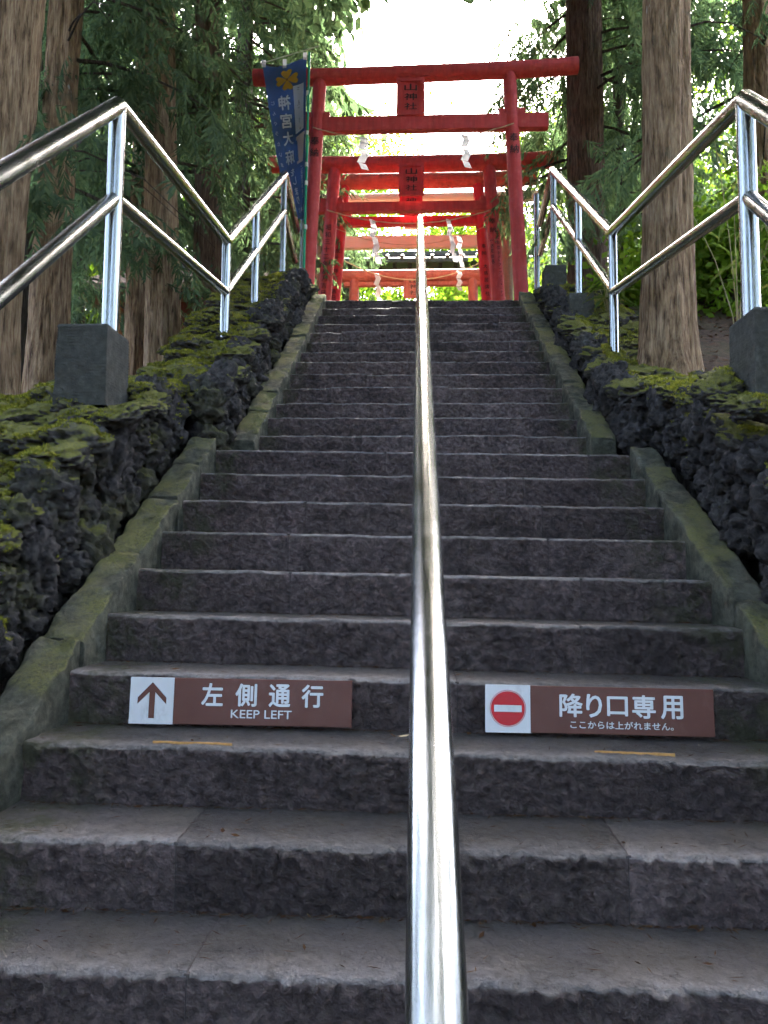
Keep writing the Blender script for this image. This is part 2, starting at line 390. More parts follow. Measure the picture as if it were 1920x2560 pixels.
# ------------------------------------------------------------------ the stone stairs
stairs = tag(empty('stone_staircase', (0, Y0, Z0)), 'dark volcanic stone staircase with rough risers climbing to the red gates', 'staircase')
def local(V): return np.asarray(V) - np.array([0, Y0, Z0])
def step_block(x0, x1, yf, zt, depth, rise, res, seed, drop=0.0, rough=1.0):
    nx = max(4, int((x1-x0)/res)); rr = .014
    n1 = max(5, int(rise/res)); n2 = max(4, int(depth/(res*1.5)))
    zs = np.concatenate([np.linspace(-rise-.03, -rr, n1), [-rr*.62, -rr*.28, -rr*.06], np.zeros(n2)])
    ys = np.concatenate([np.zeros(n1), [rr*.06, rr*.28, rr*.62], np.linspace(rr, depth, n2)])
    kind = np.concatenate([np.zeros(n1), [.25, .5, .75], np.ones(n2)])          # 0 riser .. 1 tread
    xs = np.linspace(x0, x1, nx+1)
    Xg, Kg = np.meshgrid(xs, kind, indexing='ij')
    Yg = np.broadcast_to(ys, Xg.shape).copy(); Zg = np.broadcast_to(zs, Xg.shape).copy()
    P = np.stack([Xg, Yg*.7, Zg], -1).reshape(-1, 3) + seed*3.17
    e = np.minimum(Xg-x0, x1-Xg)
    marg = np.clip((e-.022)/.018, 0, 1)                                         # smooth drafted margin at block ends
    big = pn(P, 9).reshape(Xg.shape); md = pn(P, 30).reshape(Xg.shape); fi = pn(P, 70).reshape(Xg.shape)
    ch = 1-np.abs(pn(P*np.array([1, 1, 1.5]), 26, 7.7).reshape(Xg.shape))*2
    sc1 = np.abs(pn(P*np.array([1, 1, 1.4]), 34, 2.2).reshape(Xg.shape)); sc2 = np.abs(pn(P*np.array([1.1, 1, 1.2]), 62, 9.2).reshape(Xg.shape))
    out = (.006*big+.007*md+.004*fi+.006*ch+.052*sc1+.020*sc2-.012)*rough*(.10+.90*marg) + .004*marg
    lowk = np.clip(1-Kg*1.6, 0, 1)
    Yg = Yg - out*lowk*(rise > 0)
    edge = np.exp(-((Kg-.5)/.33)**2)
    edx = pn(np.stack([xs*7+seed, xs*0, xs*0+seed], -1))*.010 + pn(np.stack([xs*24+seed, xs*0, xs*0], -1))*.006 + np.minimum(0, pn(np.stack([xs*3.3+seed*2, xs*0, xs*0], -1))*.022)
    Zg = Zg + edge*(edx[:, None])*rough*1.0
    near = np.exp(-np.maximum(Yg, 0)/.05)*(Kg >= .99)
    Zg = Zg + near*edx[:, None]*.45*rough
    Zg = Zg + (Kg >= .75)*(.0035*md + .0025*big + .0015*fi)*np.clip(rough, .6, 1)
    Yg = Yg + edge*(pn(np.stack([xs*15-seed, xs*0, xs*0], -1))*.006)[:, None]*rough
    tilt = -drop*(Xg+W1)/(2*W1)
    V = np.stack([Xg, yf+Yg, zt+Zg+tilt], -1).reshape(-1, 3)
    m = len(zs); i, j = np.meshgrid(np.arange(nx), np.arange(m-1), indexing='ij')
    a = (i*m+j).ravel(); F = np.stack([a, a+m, a+m+1, a+1], -1)
    # end faces: fan strips to an inner back line
    base = len(V); ex = []; Fe = []
    for col, side in ((0, 0), (nx, 1)):
        idx = col*m+np.arange(m)
        b0 = base+len(ex)
        back = V[idx].copy(); back[:, 1] = yf+depth; back[:, 2] = np.minimum(back[:, 2], zt-rise*.5+tilt[col, 0])
        ex += list(back)
        for q in range(m-1):
            f = (idx[q], idx[q+1], b0+q+1, b0+q)
            Fe.append(f if side else f[::-1])
    V = np.vstack([V, np.array(ex)]); F = np.vstack([F, np.array(Fe)])
    me = fast_mesh('stone_block', local(V), F, True)
    wr = np.where(Kg >= .99, np.exp(-np.maximum(Yg-rr, 0)/.06), np.where(Kg > .1, 1.0, 0)).ravel()  # falloff shared by edge wear and the painted rim light
    at = me.attributes.new('wear_rim_light', 'FLOAT', 'POINT'); at.data.foreach_set('value', np.concatenate([wr, np.zeros(len(V)-len(wr))]).astype(np.float32))
    return me
JOINTS = {-1: [-.2, .6], 0: [-.49, .92], 1: [-.61, .51], 2: [.02], 3: [.12], 4: [.58], 5: [-.53, .64], 6: [-.59, .56], 7: [-.56, .58], 8: [.53], 9: [-.2, .93]}
for k in range(-6, 10):
    yf = Y0+k*T1; zt = Z0+k*RISE
    js = [-W1-(.10 if k < 2 else 0)] + JOINTS.get(k, [-.4, .45]) + [W1-.01+(.10 if k < 2 else 0)]
    res = .0078 if -1 <= k <= 2 else (.0115 if k <= 5 else .016)
    if k < -1: res = .05
    dep = T1+.03 if k < 9 else Y10-yf+.03
    for a, b in zip(js[:-1], js[1:]):
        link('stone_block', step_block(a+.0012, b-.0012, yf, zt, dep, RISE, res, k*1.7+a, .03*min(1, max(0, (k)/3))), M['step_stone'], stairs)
rj = random.Random(5)
for j in range(13):
    yf = Y10+j*T2; zt = Z9+(j+1)*RISE
    cut = sorted([rj.uniform(-.75, -.15), rj.uniform(.2, .8)])
    if rj.random() < .4: cut = [cut[rj.randrange(2)]]
    js = [-W2]+cut+[W2]
    dep = T2+.03 if j < 12 else .6
    for a, b in zip(js[:-1], js[1:]):
        dz = rj.uniform(-.008, .008)
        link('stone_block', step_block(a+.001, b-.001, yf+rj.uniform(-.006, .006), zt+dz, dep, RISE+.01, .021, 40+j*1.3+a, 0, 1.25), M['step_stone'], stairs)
# mortar bed behind the joints
mb = MB()
for k in range(-6, 10):
    yf = Y0+k*T1; mb.box(-W1-.1, W1+.1, yf+.02, yf+.27+(.25 if k == 9 else 0), Z0+(k-1)*RISE-.12, Z0+k*RISE-.03)
    for xj in JOINTS.get(k, [-.4, .45]): mb.box(xj-.006, xj+.006, yf+.001, yf+T1, Z0+(k-1)*RISE-.02, Z0+k*RISE-.0025)
    for i in range(len(mb.v)-8*(1+len(JOINTS.get(k, [-.4, .45]))), len(mb.v)): mb.v[i] = (mb.v[i][0], mb.v[i][1], mb.v[i][2]-.03*min(1, max(0, k/3))*(mb.v[i][0]+W1)/(2*W1))
for j in range(13):
    yf = Y10+j*T2; mb.box(-W2, W2, yf+.012, yf+.255, Z9+j*RISE-.12, Z9+(j+1)*RISE-.014)
mb.v = [tuple(local(p)) for p in mb.v]
mb.build('mortar_bed', M['mortar'], stairs)
# sloping side copings
def coping_stone(side, xin, xout, ya, yb, za, zb, seed, hgt=.42):
    nl = max(8, int((yb-ya)/.02)); prof = []
    r_ = .012
    prof = [(xin, -hgt), (xin, -hgt*.66), (xin, -hgt*.33), (xin, -.06), (xin, -r_), (xin+r_*.3, -r_*.3), (xin+r_, 0)]
    prof += [(xin+r_+(xout-xin-2*r_)*q/6, 0) for q in range(1, 7)] + [(xout-r_*.3, -r_*.3), (xout, -r_), (xout, -.12), (xout, -hgt)]
    prof = np.array(prof); m = len(prof)
    t = np.linspace(0, 1, nl+1)
    X = np.broadcast_to(prof[:, 0], (nl+1, m)); Z = prof[:, 1][None]+(za+(zb-za)*t)[:, None]; Y = np.broadcast_to((ya+(yb-ya)*t)[:, None], (nl+1, m))
    V = np.stack([X*side, Y, Z], -1).reshape(-1, 3).copy()
    d = np.stack([pn(V+seed, 11, 1.1), pn(V+seed, 11, 5.3), pn(V+seed, 11, 9.9)], -1)*.020 + np.stack([pn(V+seed, 40, 1.1), pn(V+seed, 40, 5.3), pn(V+seed, 40, 9.9)], -1)*.009
    V += d
    i, j = np.meshgrid(np.arange(nl), np.arange(m-1), indexing='ij')
    a = (i*m+j).ravel(); F = np.stack([a, a+1, a+m+1, a+m], -1)
    if side < 0: F = F[:, ::-1]
    me = fast_mesh('coping_stone', local(V), F, True)
    bm = bmesh.new(); bm.from_mesh(me); bm.verts.ensure_lookup_table()
    for col in (0, nl):
        try: bm.faces.new([bm.verts[col*m+q] for q in range(m)])
        except ValueError: pass
    bmesh.ops.recalc_face_normals(bm, faces=bm.faces[:]); bm.to_mesh(me); bm.free()
    return me
for side in (-1, 1):
    rr = random.Random(3+side)
    cuts = [-1.2, -.3, .55, 1.35, 2.02, 2.62, 3.15, 3.62, 3.98, 4.30] if side < 0 else [-1.2, -.2, .7, 1.5, 2.2, 2.9, 3.75, 4.02, 4.28]
    for a, b in zip(cuts[:-1], cuts[1:]):
        za, zb = [Z0+(q-Y0)/T1*RISE+(.045 if side < 0 else .022) for q in (a, b)]
        o = rr.uniform(-.012, .012)
        link('coping_stone', coping_stone(side, W1-(.012 if side > 0 else 0), 1.318 if side < 0 else 1.292, a+.006, b-.006, za+o, zb+o, rr.random()*40), M['coping'], stairs)
    y = 4.66
    while y < 8.0:
        b = min(y+rr.uniform(.30, .62), 8.10)
        za, zb = [Z9+RISE+(q-Y10)/T2*RISE+.05 for q in (y, b)]
        o = rr.uniform(-.015, .015)
        link('coping_stone', coping_stone(side, W2, 1.185, y+.006, b-.006, za+o, zb+o, rr.random()*40, .36), M['coping'], stairs)
        y = b

# ------------------------------------------------------------------ lava rock walls
def rock_mesh(seed, sub):
    bm = bmesh.new(); bmesh.ops.create_icosphere(bm, subdivisions=sub, radius=1)
    V = np.array([v.co[:] for v in bm.verts]); F = np.array([[v.index for v in f.verts] for f in bm.faces]); bm.free()
    o = seed*7.31
    n1 = pn(V, 1.1, o); n2 = pn(V, 2.4, o+3); n3 = pn(V, 5.5, o+5); n4 = pn(V, 11, o+8)
    rid = 1-np.abs(pn(V*np.array([1, 1, .55]), 4.2, o+11))*2.4
    pit = np.minimum(0, pn(V, 3.6, o+17)+.06)*1.5
    n5 = np.abs(pn(V, 8.5, o+23)); p2 = np.minimum(0, pn(V*np.array([1, 1, .6]), 8, o+29)+.02)
    r_ = 1+.36*n1+.26*n2+.14*n3+.07*n4+.08*rid+pit*.8+.12*n5+.40*p2
    f1 = np.array([noise.voronoi(Vector(p)*3.1+Vector((o, 0, 0)))[0][0] for p in V]); f2 = np.array([noise.voronoi(Vector(p)*6.5+Vector((0, o, 0)))[0][0] for p in V])
    r_ = r_-.26*np.exp(-(f1/.24)**2)-.17*np.exp(-(f2/.22)**2)+.06*f1                       # gas-bubble pits
    V = V*np.clip(r_, .42, 1.7)[:, None]
    V /= np.abs(V).max(0)[None]*1.0
    return V, F
ROCKS = []
for s in range(16):
    V, F = rock_mesh(s, 4); Vl, Fl = rock_mesh(s, 3)
    me = fast_mesh('rock', V, F, True); me.materials.append(M['lava'])
    ROCKS.append((me, Vl, Fl))
def lava_wall(side, tab, label):
    rr = random.Random(21+side)
    wall = tag(empty('lava_rock_wall', (side*1.45, Y0, Z0)), label, 'wall')
    org = Vector((side*1.45, Y0, Z0))
    bv, bf = [], []
    # earth core
    ys = np.linspace(-1.1, 8.25, 80); v = []
    for y in ys:
        zt = float(interp(y, tab))-.10; xin = 1.40 if y < 4.5 else 1.25
        zb = min(float(nosing(y))-.25, zt-.2)
        v += [(side*xin, y, zb), (side*(xin+.03), y, zt), (side*1.80, y, zt-.06), (side*1.86, y, zb-.3)]
    f = []
    for i in range(len(ys)-1):
        for q in range(4):
            a, b = i*4+q, i*4+(q+1) % 4
            f.append((a, b, b+4, a+4) if side > 0 else (a, a+4, b+4, b))
    f += [(3, 2, 1, 0), tuple(len(v)-4+q for q in range(4))]
    MB().add([Vector(p)-org for p in v], f).build('earth_core', M['lava'], wall)
    spots = []
    y = -.6
    while y < 8.22:
        zt = float(interp(y, tab)); zb = float(nosing(y))+.02
        xf = ((1.385 if side < 0 else 1.345) if y < 4.45 else 1.225)
        sz = rr.uniform(.095, .150) if y > 1.2 else .2
        z = zb
        while z < zt-.02:
            s = sz*rr.uniform(.75, 1.25)
            spots.append((xf+.05+rr.uniform(-.010, .018), y+rr.uniform(-.05, .05), min(z+s*.4, zt-.05), s, 0)); z += s*1.15
        for q in range(4 if y > 1.2 else 2):                                   # top course
            s = sz*rr.uniform(.85, 1.35)
            x = xf+.075+q*.155+rr.uniform(-.04, .04)
            spots.append((x, y+rr.uniform(-.07, .07), zt-.045+rr.uniform(-.012, .018), s, 1))
        y += sz*1.42
    yb_ = 3.39 if side < 0 else 3.21                                          # stones bedded round the post block
    for q in range(14):
        a = 6.283*q/14; spots.append((1.40+.17*math.cos(a), yb_+.18*math.sin(a), 2.650+rr.uniform(-.02, .02)+.10*math.sin(a), rr.uniform(.075, .105), 1))
    for (x, y, z, s, top) in spots:
        me, Vl, Fl = ROCKS[rr.randrange(16)]
        o = link('rock', me, None, wall)
        if not top: o.material_slots[0].link = 'OBJECT'; o.material_slots[0].material = M['lava_face' if side < 0 else 'lava_bare']
        sc = Vector((s*rr.uniform(.9, 1.2), s*rr.uniform(1.0, 1.4), s*rr.uniform(.42, .55))) if top else Vector((s*rr.uniform(.8, 1.0), s*rr.uniform(.85, 1.2), s*rr.uniform(.85, 1.1)))
        o.location = Vector((side*x, y, z))-org
        o.rotation_euler = (.42+rr.uniform(-.10, .10), rr.uniform(-.10, .10), rr.uniform(-.5, .5)) if top else (rr.uniform(-.35, .35), rr.uniform(-.35, .35), rr.uniform(0, 6.28)); o.scale = sc
        mw = Matrix.LocRotScale(Vector((side*x, y, z)), o.rotation_euler, sc)
        if y > 1.6:
            W = Vl @ np.array(mw.to_3x3()).T + np.array(mw.translation)
            bf.append(Fl+sum(len(q) for q in bv)); bv.append(W)
    bvh = BVHTree.FromPolygons(np.vstack(bv).tolist(), np.vstack(bf).tolist())
    # moss cushions: short shoots rooted on the stones
    pr = np.random.default_rng(77+side); pts, nrm = [], []
    cand = np.stack([side*pr.uniform(1.30, 2.05, 60000), 2.0+6.0*pr.random(60000)**1.35, np.zeros(60000)], -1)
    msk = pn(cand, 2.1, 4.4)+.55*pn(cand, 6.5, 1.3)+.25*pn(cand, 17, 1.3)
    for c in cand[msk > -.08][:60000]:
        h = bvh.ray_cast(Vector((c[0], c[1], 6.5)), Vector((0, 0, -1)))
        if h[0] is None or h[1].z < .25: continue
        pts.append(h[0][:]); nrm.append(h[1][:])
        if len(pts) > 22000: break
    P = np.array(pts); Nn = np.array(nrm); k = 4; n = len(P)
    P = np.repeat(P, k, 0)+pr.normal(0, .006, (n*k, 3))*np.array([1, 1, .2]); Nn = np.repeat(Nn, k, 0)
    d = Nn*.7+pr.normal(0, .55, (n*k, 3)); d[:, 2] += .15; d /= np.linalg.norm(d, axis=1)[:, None]
    L = pr.uniform(.005, .015, (n*k, 1))
    s_ = np.cross(d, pr.normal(size=(n*k, 3))); s_ /= np.linalg.norm(s_, axis=1)[:, None]; s_ *= pr.uniform(.0022, .0042, (n*k, 1))
    V = np.stack([P-s_-d*.004, P+s_-d*.004, P+d*L], 1).reshape(-1, 3)-np.array(org)
    o = link('moss', fast_mesh('moss', V, np.arange(len(V)).reshape(-1, 3)), M['moss_blade'], wall); o['kind'] = 'stuff'
    return bvh
BV = {}
BV[-1] = lava_wall(-1, WALL_L, 'black lava rock wall with patchy moss left of the stairs')
BV[1] = lava_wall(1, WALL_R, 'black lava rock wall with bright moss right of the stairs')
def wall_top(x, y, zd):
    h = BV[1 if x > 0 else -1].ray_cast(Vector((x, y, 7)), Vector((0, 0, -1)))
    return h[0].z if h[0] else zd

# ------------------------------------------------------------------ handrails
def base_block(w_, d_, h_):                      # chiselled block: horizontal grooves all round, one face dressed
    rows = 52; v = []; f = []; nb = 6
    ring = []
    for i in range(nb): ring.append((-w_/2+w_*i/nb, -d_/2))
    for i in range(nb): ring.append((w_/2, -d_/2+d_*i/nb))
    for i in range(nb): ring.append((w_/2-w_*i/nb, d_/2))
    for i in range(nb): ring.append((-w_/2, d_/2-d_*i/nb))
    m = len(ring)
    for r_ in range(rows+1):
        z = h_*r_/rows
        for q, (x, y) in enumerate(ring):
            g = ((.0026 if r_ % 2 else -.0012)*(.5+.9*abs(noise.noise((x*14+5, y*14, z*9)))) if 0 < r_ < rows else 0) + .004*noise.noise((x*9, y*9, z*14))
            t = 1.0+.05*(1-z/h_)
            L = math.hypot(x, y); v.append((x*t+x/L*g, y*t+y/L*g, z+.004*noise.noise((x*8, y*8, z*8))))
    for r_ in range(rows):
        for q in range(m):
            q2 = (q+1) % m; f.append((r_*m+q, r_*m+q2, (r_+1)*m+q2, (r_+1)*m+q))
    n = len(v)
    v += [(x*.955, y*.955, h_+.008) for x, y in ring]
    for q in range(m): q2 = (q+1) % m; f.append((rows*m+q, rows*m+q2, n+q2, n+q))
    f.append(tuple(n+q for q in range(m)))
    return v, f
def side_rail(side, X, top, mid, posts, endpost, label):
    h = tag(empty('handrail', (X, top[1][0], posts[1][1])), label, 'handrail')
    org = Vector((X, top[1][0], posts[1][1]))
    P = lambda y, z: Vector((X, y, z))-org
    dome = lambda m, a, b, r_: m.tube([a+(b-a).normalized()*q for q in (0, r_*.45, r_*.8, r_*.98)], [r_*.999, r_*.88, r_*.58, r_*.12], 20)
    m = MB(); pts = [P(*p) for p in top]; m.tube(pts, .0395, 28); dome(m, pts[-1], pts[-1]*2-pts[-2], .0395); m.build('top_rail', M['stainless'], h, True)
    m = MB(); pts = [P(*p) for p in mid]; m.tube(pts, .0325, 28); dome(m, pts[-1], pts[-1]*2-pts[-2], .0325); m.build('middle_rail', M['stainless'], h, True)
    for (y, zb, zt, blk) in posts:
        m = MB(); m.tube([P(y, zb-.06), P(y, zt)], .0385 if y < 4 else .0330, 28); m.build('post', M['stainless'], h, True)
        if blk:
            v, f = base_block(*blk)
            o = MB().add(v, f).build('base_block', M['base_stone'], h, True, loc=P(y, zb-blk[2])+Vector((-.05*side*-1 if y < 4 else 0, -.05 if y < 4 else 0, 0)))
    y, zb, zt, dx = endpost
    m = MB(); m.tube([P(y, zb)+Vector((dx, 0, 0)), P(y, zt)+Vector((dx, 0, 0))], .035, 20); m.build('end_post', M['stainless'], h, True)
side_rail(-1, -1.45, [(1.25, 2.15), (3.439, 4.102), (5.481, 4.339), (7.758, 6.064), (8.60, 5.84)],
          [(1.25, 1.72), (3.432, 3.640), (5.476, 3.945), (7.72, 5.64), (8.50, 5.43)],
          [(1.35, 1.45, 2.2, None), (3.437, 2.975, 4.09, (.225, .25, .36)), (5.479, 3.40, 4.33, None), (6.45, 4.14, 5.06, (.22, .22, .32)), (7.74, 4.96, 6.04, (.20, .22, .36))],
          (8.66, 4.7, 6.10, .06), 'left stainless steel handrail bent up and down above the mossy lava wall')
side_rail(1, 1.40, [(1.25, 2.1), (3.267, 3.958), (5.563, 4.402), (8.014, 6.199), (8.90, 6.02)],
          [(1.25, 1.70), (3.255, 3.512), (5.53, 3.94), (7.99, 5.79), (8.90, 5.65)],
          [(1.35, 1.45, 2.2, None), (3.262, 2.965, 3.95, (.225, .25, .38)), (5.55, 3.46, 4.39, None), (6.75, 4.34, 5.28, (.21, .22, .40)), (8.0, 5.10, 6.17, (.22, .22, .42))],
          (8.98, 4.75, 6.42, -.03), 'right stainless steel handrail in front of the pale trunk and bamboo grass')
def centre_rail():
    h = tag(empty('handrail', (0, Y0, Z0)), 'single stainless steel handrail running up the middle of the stairs', 'handrail')
    org = Vector((0, Y0, Z0)); s = RISE/T1
    x = lambda y: .022-.0055*y
    z = lambda y: 1.464+(y-.78)*(5.690-1.464)/(8.0-.78)
    pts = [Vector((x(y), y, z(y)))-org for y in (-1.0, .78, 2.4, 4.0, 5.6, 8.02)]
    m = MB(); m.tube(pts, .0315, 40); a, b = pts[-1], pts[-1]*2-pts[-2]; d = (b-a).normalized()
    m.tube([a, a+d*.014, a+d*.024, a+d*.029], [.0314, .027, .018, .004], 40); m.build('top_rail', M['stainless'], h, True)
    for y in (.0, 1.55, 3.0, 4.55, 6.15, 7.75):
        m = MB(); zb = float(nosing(y))-.25
        m.tube([Vector((x(y), y, zb))-org, Vector((x(y), y, z(y)))-org], .017, 20); m.build('post', M['stainless'], h, True)
centre_rail()

# ------------------------------------------------------------------ lettering
_dg = None
def text_mesh(body, size, bold=0.0, sx=1.0):
    """lettering centred on the origin, in the x-z plane, facing -y"""
    c = bpy.data.curves.new('lettering', 'FONT'); c.body = body; c.size = size; c.offset = bold*size
    c.resolution_u = 3
    o = bpy.data.objects.new('lettering', c); C.objects.link(o)
    bpy.context.view_layer.update()
    me = bpy.data.meshes.new_from_object(o.evaluated_get(bpy.context.evaluated_depsgraph_get()))
    bpy.data.objects.remove(o); bpy.data.curves.remove(c)
    V = np.array([v.co[:] for v in me.vertices]); F = [tuple(p.vertices) for p in me.polygons]
    bpy.data.meshes.remove(me)
    if not len(V): return V, F
    mid = (V.max(0)+V.min(0))/2; V = V-mid; V[:, 0] *= sx
    return np.stack([V[:, 0], V[:, 1]*0, V[:, 1]], -1), F
def letter(body, size, at, mat, parent, bold=0.0, sx=1.0, fit=None, name='lettering', warp=None):
    V, F = text_mesh(body, size, 0, sx)
    if fit:
        ex = V.max(0)-V.min(0); V = V*np.array([fit[0]/ex[0] if fit[0] else fit[1]/ex[2], 1, fit[1]/ex[2] if fit[1] else fit[0]/ex[0]])
    m = MB(); ext = V.max(0)-V.min(0); b = bold*.9*max(ext[2], .02)
    sh = [(0, 0)] if b < 1e-4 else [(0, 0), (b, 0), (-b, 0), (0, b), (0, -b), (b*.7, b*.7), (-b*.7, b*.7), (b*.7, -b*.7), (-b*.7, -b*.7)]
    for i, (dx, dz) in enumerate(sh): m.add((V+np.array(at)+np.array([dx, -.00006*i, dz])).tolist(), F)
    return m.build(name, mat, parent)

# ------------------------------------------------------------------ the two direction signs
def sign(x0, x1, z0, y, label, right):
    W, H, D = x1-x0, .146, .012
    s = tag(empty('direction_sign', ((x0+x1)/2, y, z0)), label, 'sign')
    s.rotation_euler = (R(-4), R(.35 if right else .15), 0)
    MB().box(-W/2, W/2, 0, D, 0, H).build('board', M['sign_brown'], s, bevel=.0015)
    sw = W*.198
    MB().box(-W/2-.001, -W/2+sw, -.0015, .003, -.001, H+.001).build('white_panel', M['sign_white'], s)
    px = lambda u: -W/2+W*u
    f = -.0028
    if not right:
        a = MB(); cx = px(.1005); z = lambda q: H*(1-q)
        a.add([(cx+d, f, z(q)) for d, q in [(-.0095, .88), (.0095, .88), (.0095, .315), (.0475, .575), (.0475, .435), (0, .10), (-.0475, .435), (-.0475, .575), (-.0095, .315)]],
              [(0, 1, 2, 8), (2, 3, 4, 5), (5, 6, 7, 8), (2, 5, 8)]).build('arrow', M['sign_brown'], s)
        for ch, u in zip('左側通行', (.373, .526, .677, .824)):
            letter(ch, .1, (px(u), -.0016, H*.655), M['sign_white'], s, .028, 1, (.067, .069))
        letter('KEEP LEFT', .03, (px(.597), -.0016, H*.245), M['sign_white'], s, .012, 1, (.197, .0255))
    else:
        cx, cz = px(.0985), H*.505
        def ring(r0, r1, mt, nm, y_):
            m = MB(); n = 48
            v = [(cx+r_*math.cos(6.28319*k/n), y_, cz+r_*math.sin(6.28319*k/n)) for r_ in (r0, r1) for k in range(n)]
            if r0 > 0: m.add(v, [(k, n+k, n+(k+1) % n, (k+1) % n)[::-1] for k in range(n)])
            else: m.add(v[n:], [tuple(range(n))])
            m.build(nm, mt, s)
        ring(0, .0535, M['sign_red'], 'no_entry_disc', -.0026); ring(.0555, .0572, M['sign_red'], 'no_entry_ring', -.0026)
        MB().add([(cx-.0435, -.0034, cz-.0105), (cx+.0435, -.0034, cz-.0105), (cx+.0435, -.0034, cz+.0105), (cx-.0435, -.0034, cz+.0105)], [(0, 1, 2, 3)]).build('white_bar', M['sign_white'], s)
        for ch, u, w_ in zip('降り口専用', (.377, .478, .580, .695, .817), (.070, .046, .062, .070, .066)):
            letter(ch, .1, (px(u), -.0016, H*.60), M['sign_white'], s, .028, 1, (w_, .069 if ch != '口' else .058))
        letter('ここからは上がれません。', .03, (px(.597), -.0016, H*.20), M['sign_white'], s, .016, 1, (.320, .0235))
sign(-.942, -.219, 1.4005, 2.492, 'brown keep left sign with white arrow panel leaning on the step', False)
sign(.208, .922, 1.392, 2.492, 'brown sign with red no entry disc leaning on the step', True)
def marking(x0, x1, ya, yb, z, label):
    m = MB(); rr = random.Random(int(x0*100)); n = 24; v = []
    for i in range(n+1):
        t = i/n; x = x0+(x1-x0)*t; y = ya+(yb-ya)*t+rr.uniform(-.0018, .0018); w_ = .0036+rr.uniform(-.0016, .0012)
        zz = z+rr.uniform(0, .001)
        v += [(x, y-w_, zz-.009), (x, y-w_*.6, zz+.003), (x, y+w_*.6, zz+.003), (x, y+w_, zz-.009)]
    f = [(i*4+q, (i+1)*4+q, (i+1)*4+q+1, i*4+q+1) for i in range(n) for q in range(3)]
    c = Vector(((x0+x1)/2, (ya+yb)/2, z))
    o = MB().add([Vector(p)-c for p in v], f).build('painted_line', M['marking_yellow'], None, loc=c)
    tag(o, label, 'marking', 'orange lines on the step edge')
marking(-.79, -.55, 2.288, 2.275, 1.3885, 'thin orange line on the step in front of the keep left sign')
marking(.51, .735, 2.318, 2.300, 1.3770, 'thin orange line on the step in front of the no entry sign')

# ------------------------------------------------------------------ torii gates
def vtext(chars, x_of, z0, dz, y_of, size, mat, parent, flipx=1):
    for i, ch in enumerate(chars):
        if ch == ' ': continue
        z = z0-i*dz; x = x_of(z)
        letter(ch, size, (x, y_of(z), z), mat, parent, .008, 1, None)
def torii(Y, cx, hb, ht, zk, rk, half_l, half_r, nz, nh, rp, mat, label, plaque=None, nuki_ext=.34, tilt=0, texts=(), base=TOP, nuki_mat=None, kasagi_mat=None, splay_front=0, group=None):
    g = tag(empty('torii_gate', (cx, Y, base)), label, 'gate', group)
    mt = M[mat]; H = zk-base
    m = MB(); n = 30
    pts = [Vector((-half_l+(half_l+half_r)*i/n, 0, H+tilt*(i/n-.5)+.030*((2*i/n-1)**4))) for i in range(n+1)]
    m.tube(pts, rk, 32); m.build('top_beam', M[kasagi_mat or mat], g, True)
    for sx in (-1, 1):
        m = MB(); k = 10
        m.tube([Vector((sx*(hb+(ht-hb)*i/k), 0, H*i/k-.05*(i == 0))) for i in range(k+1)], [rp*(1.05-.10*i/k) for i in range(k+1)], 28)
        m.build('pillar', mt, g, True)
        xb = sx*(hb)
        m = MB(); m.tube([(xb, 0, -.05), (xb, 0, .10), (xb, 0, .13)], [rp*1.45, rp*1.4, rp*1.25], 24); m.build('pillar_foot', M['base_stone'], g, True)
    xn = hb+(ht-hb)*((nz-base)/H)
    MB().box(-xn-nuki_ext, xn+nuki_ext, -.05, .05, nz-base-nh/2, nz-base+nh/2).build('tie_beam', M[nuki_mat or mat], g, bevel=.006)
    for sx in (-1, 1):
        for d in (-1, 1):
            xw = sx*xn+d*(rp+.03)
            MB().box(xw-.04, xw+.04, -.035, .035, nz-base+nh/2-.004, nz-base+nh/2+.07).build('wedge', mt, g, bevel=.004)
    if plaque:
        pw, pz0, pz1, yo, px = plaque
        p = MB().box(px-pw/2, px+pw/2, yo-.02, yo+.02, pz0-base, pz1-base).build('plaque', mt, g, bevel=.004)
        fr = MB(); b = .035; z0, z1 = pz0-base, pz1-base
        for q in ((px-pw/2-.01, px-pw/2+b, z0-.01, z1+.01), (px+pw/2-b, px+pw/2+.01, z0-.01, z1+.01), (px-pw/2+b, px+pw/2-b, z0-.01, z0+b), (px-pw/2+b, px+pw/2-b, z1-b, z1+.01)):
            fr.box(q[0], q[1], yo-.038, yo-.015, q[2], q[3])
        fr.build('plaque_frame', mt, p)
        hh = (z1-z0)
        for i, ch in enumerate('山神社'):
            letter(ch, .1, (px, yo-.024, z1-hh*(.235+.265*i)), M['ink'], p, .012, 1, (pw*.47, hh*.19))
        MB().box(px-.02, px+.02, yo, .0, z1-.02, z1+.06).build('hook', mt, p)
    for (sx, chars, z0, dz, size, dx) in texts:
        xo = lambda z, sx=sx, dx=dx: sx*(hb+(ht-hb)*(z/H))+dx
        yo = lambda z, dx=dx: -math.sqrt(max(1e-5, (rp*1.0)**2-(abs(dx)+size*.22)**2))-.022+.012
        vtext(chars, xo, z0-base, dz, yo, size, M['ink'], g)
    return g
torii(8.70, -.10, 1.26, 1.12, 7.785, .095, 1.92, 1.92, 7.16, .175, .082, 'red_paint', 'tall red torii gate nearest the top step with plaque under its top beam', (.31, 7.25, 7.69, -.03, -.04), .42, .06,
      ((-1, '奉納', 6.93, .14, .11, 0), (1, '奉納', 6.93, .14, .11, 0)))
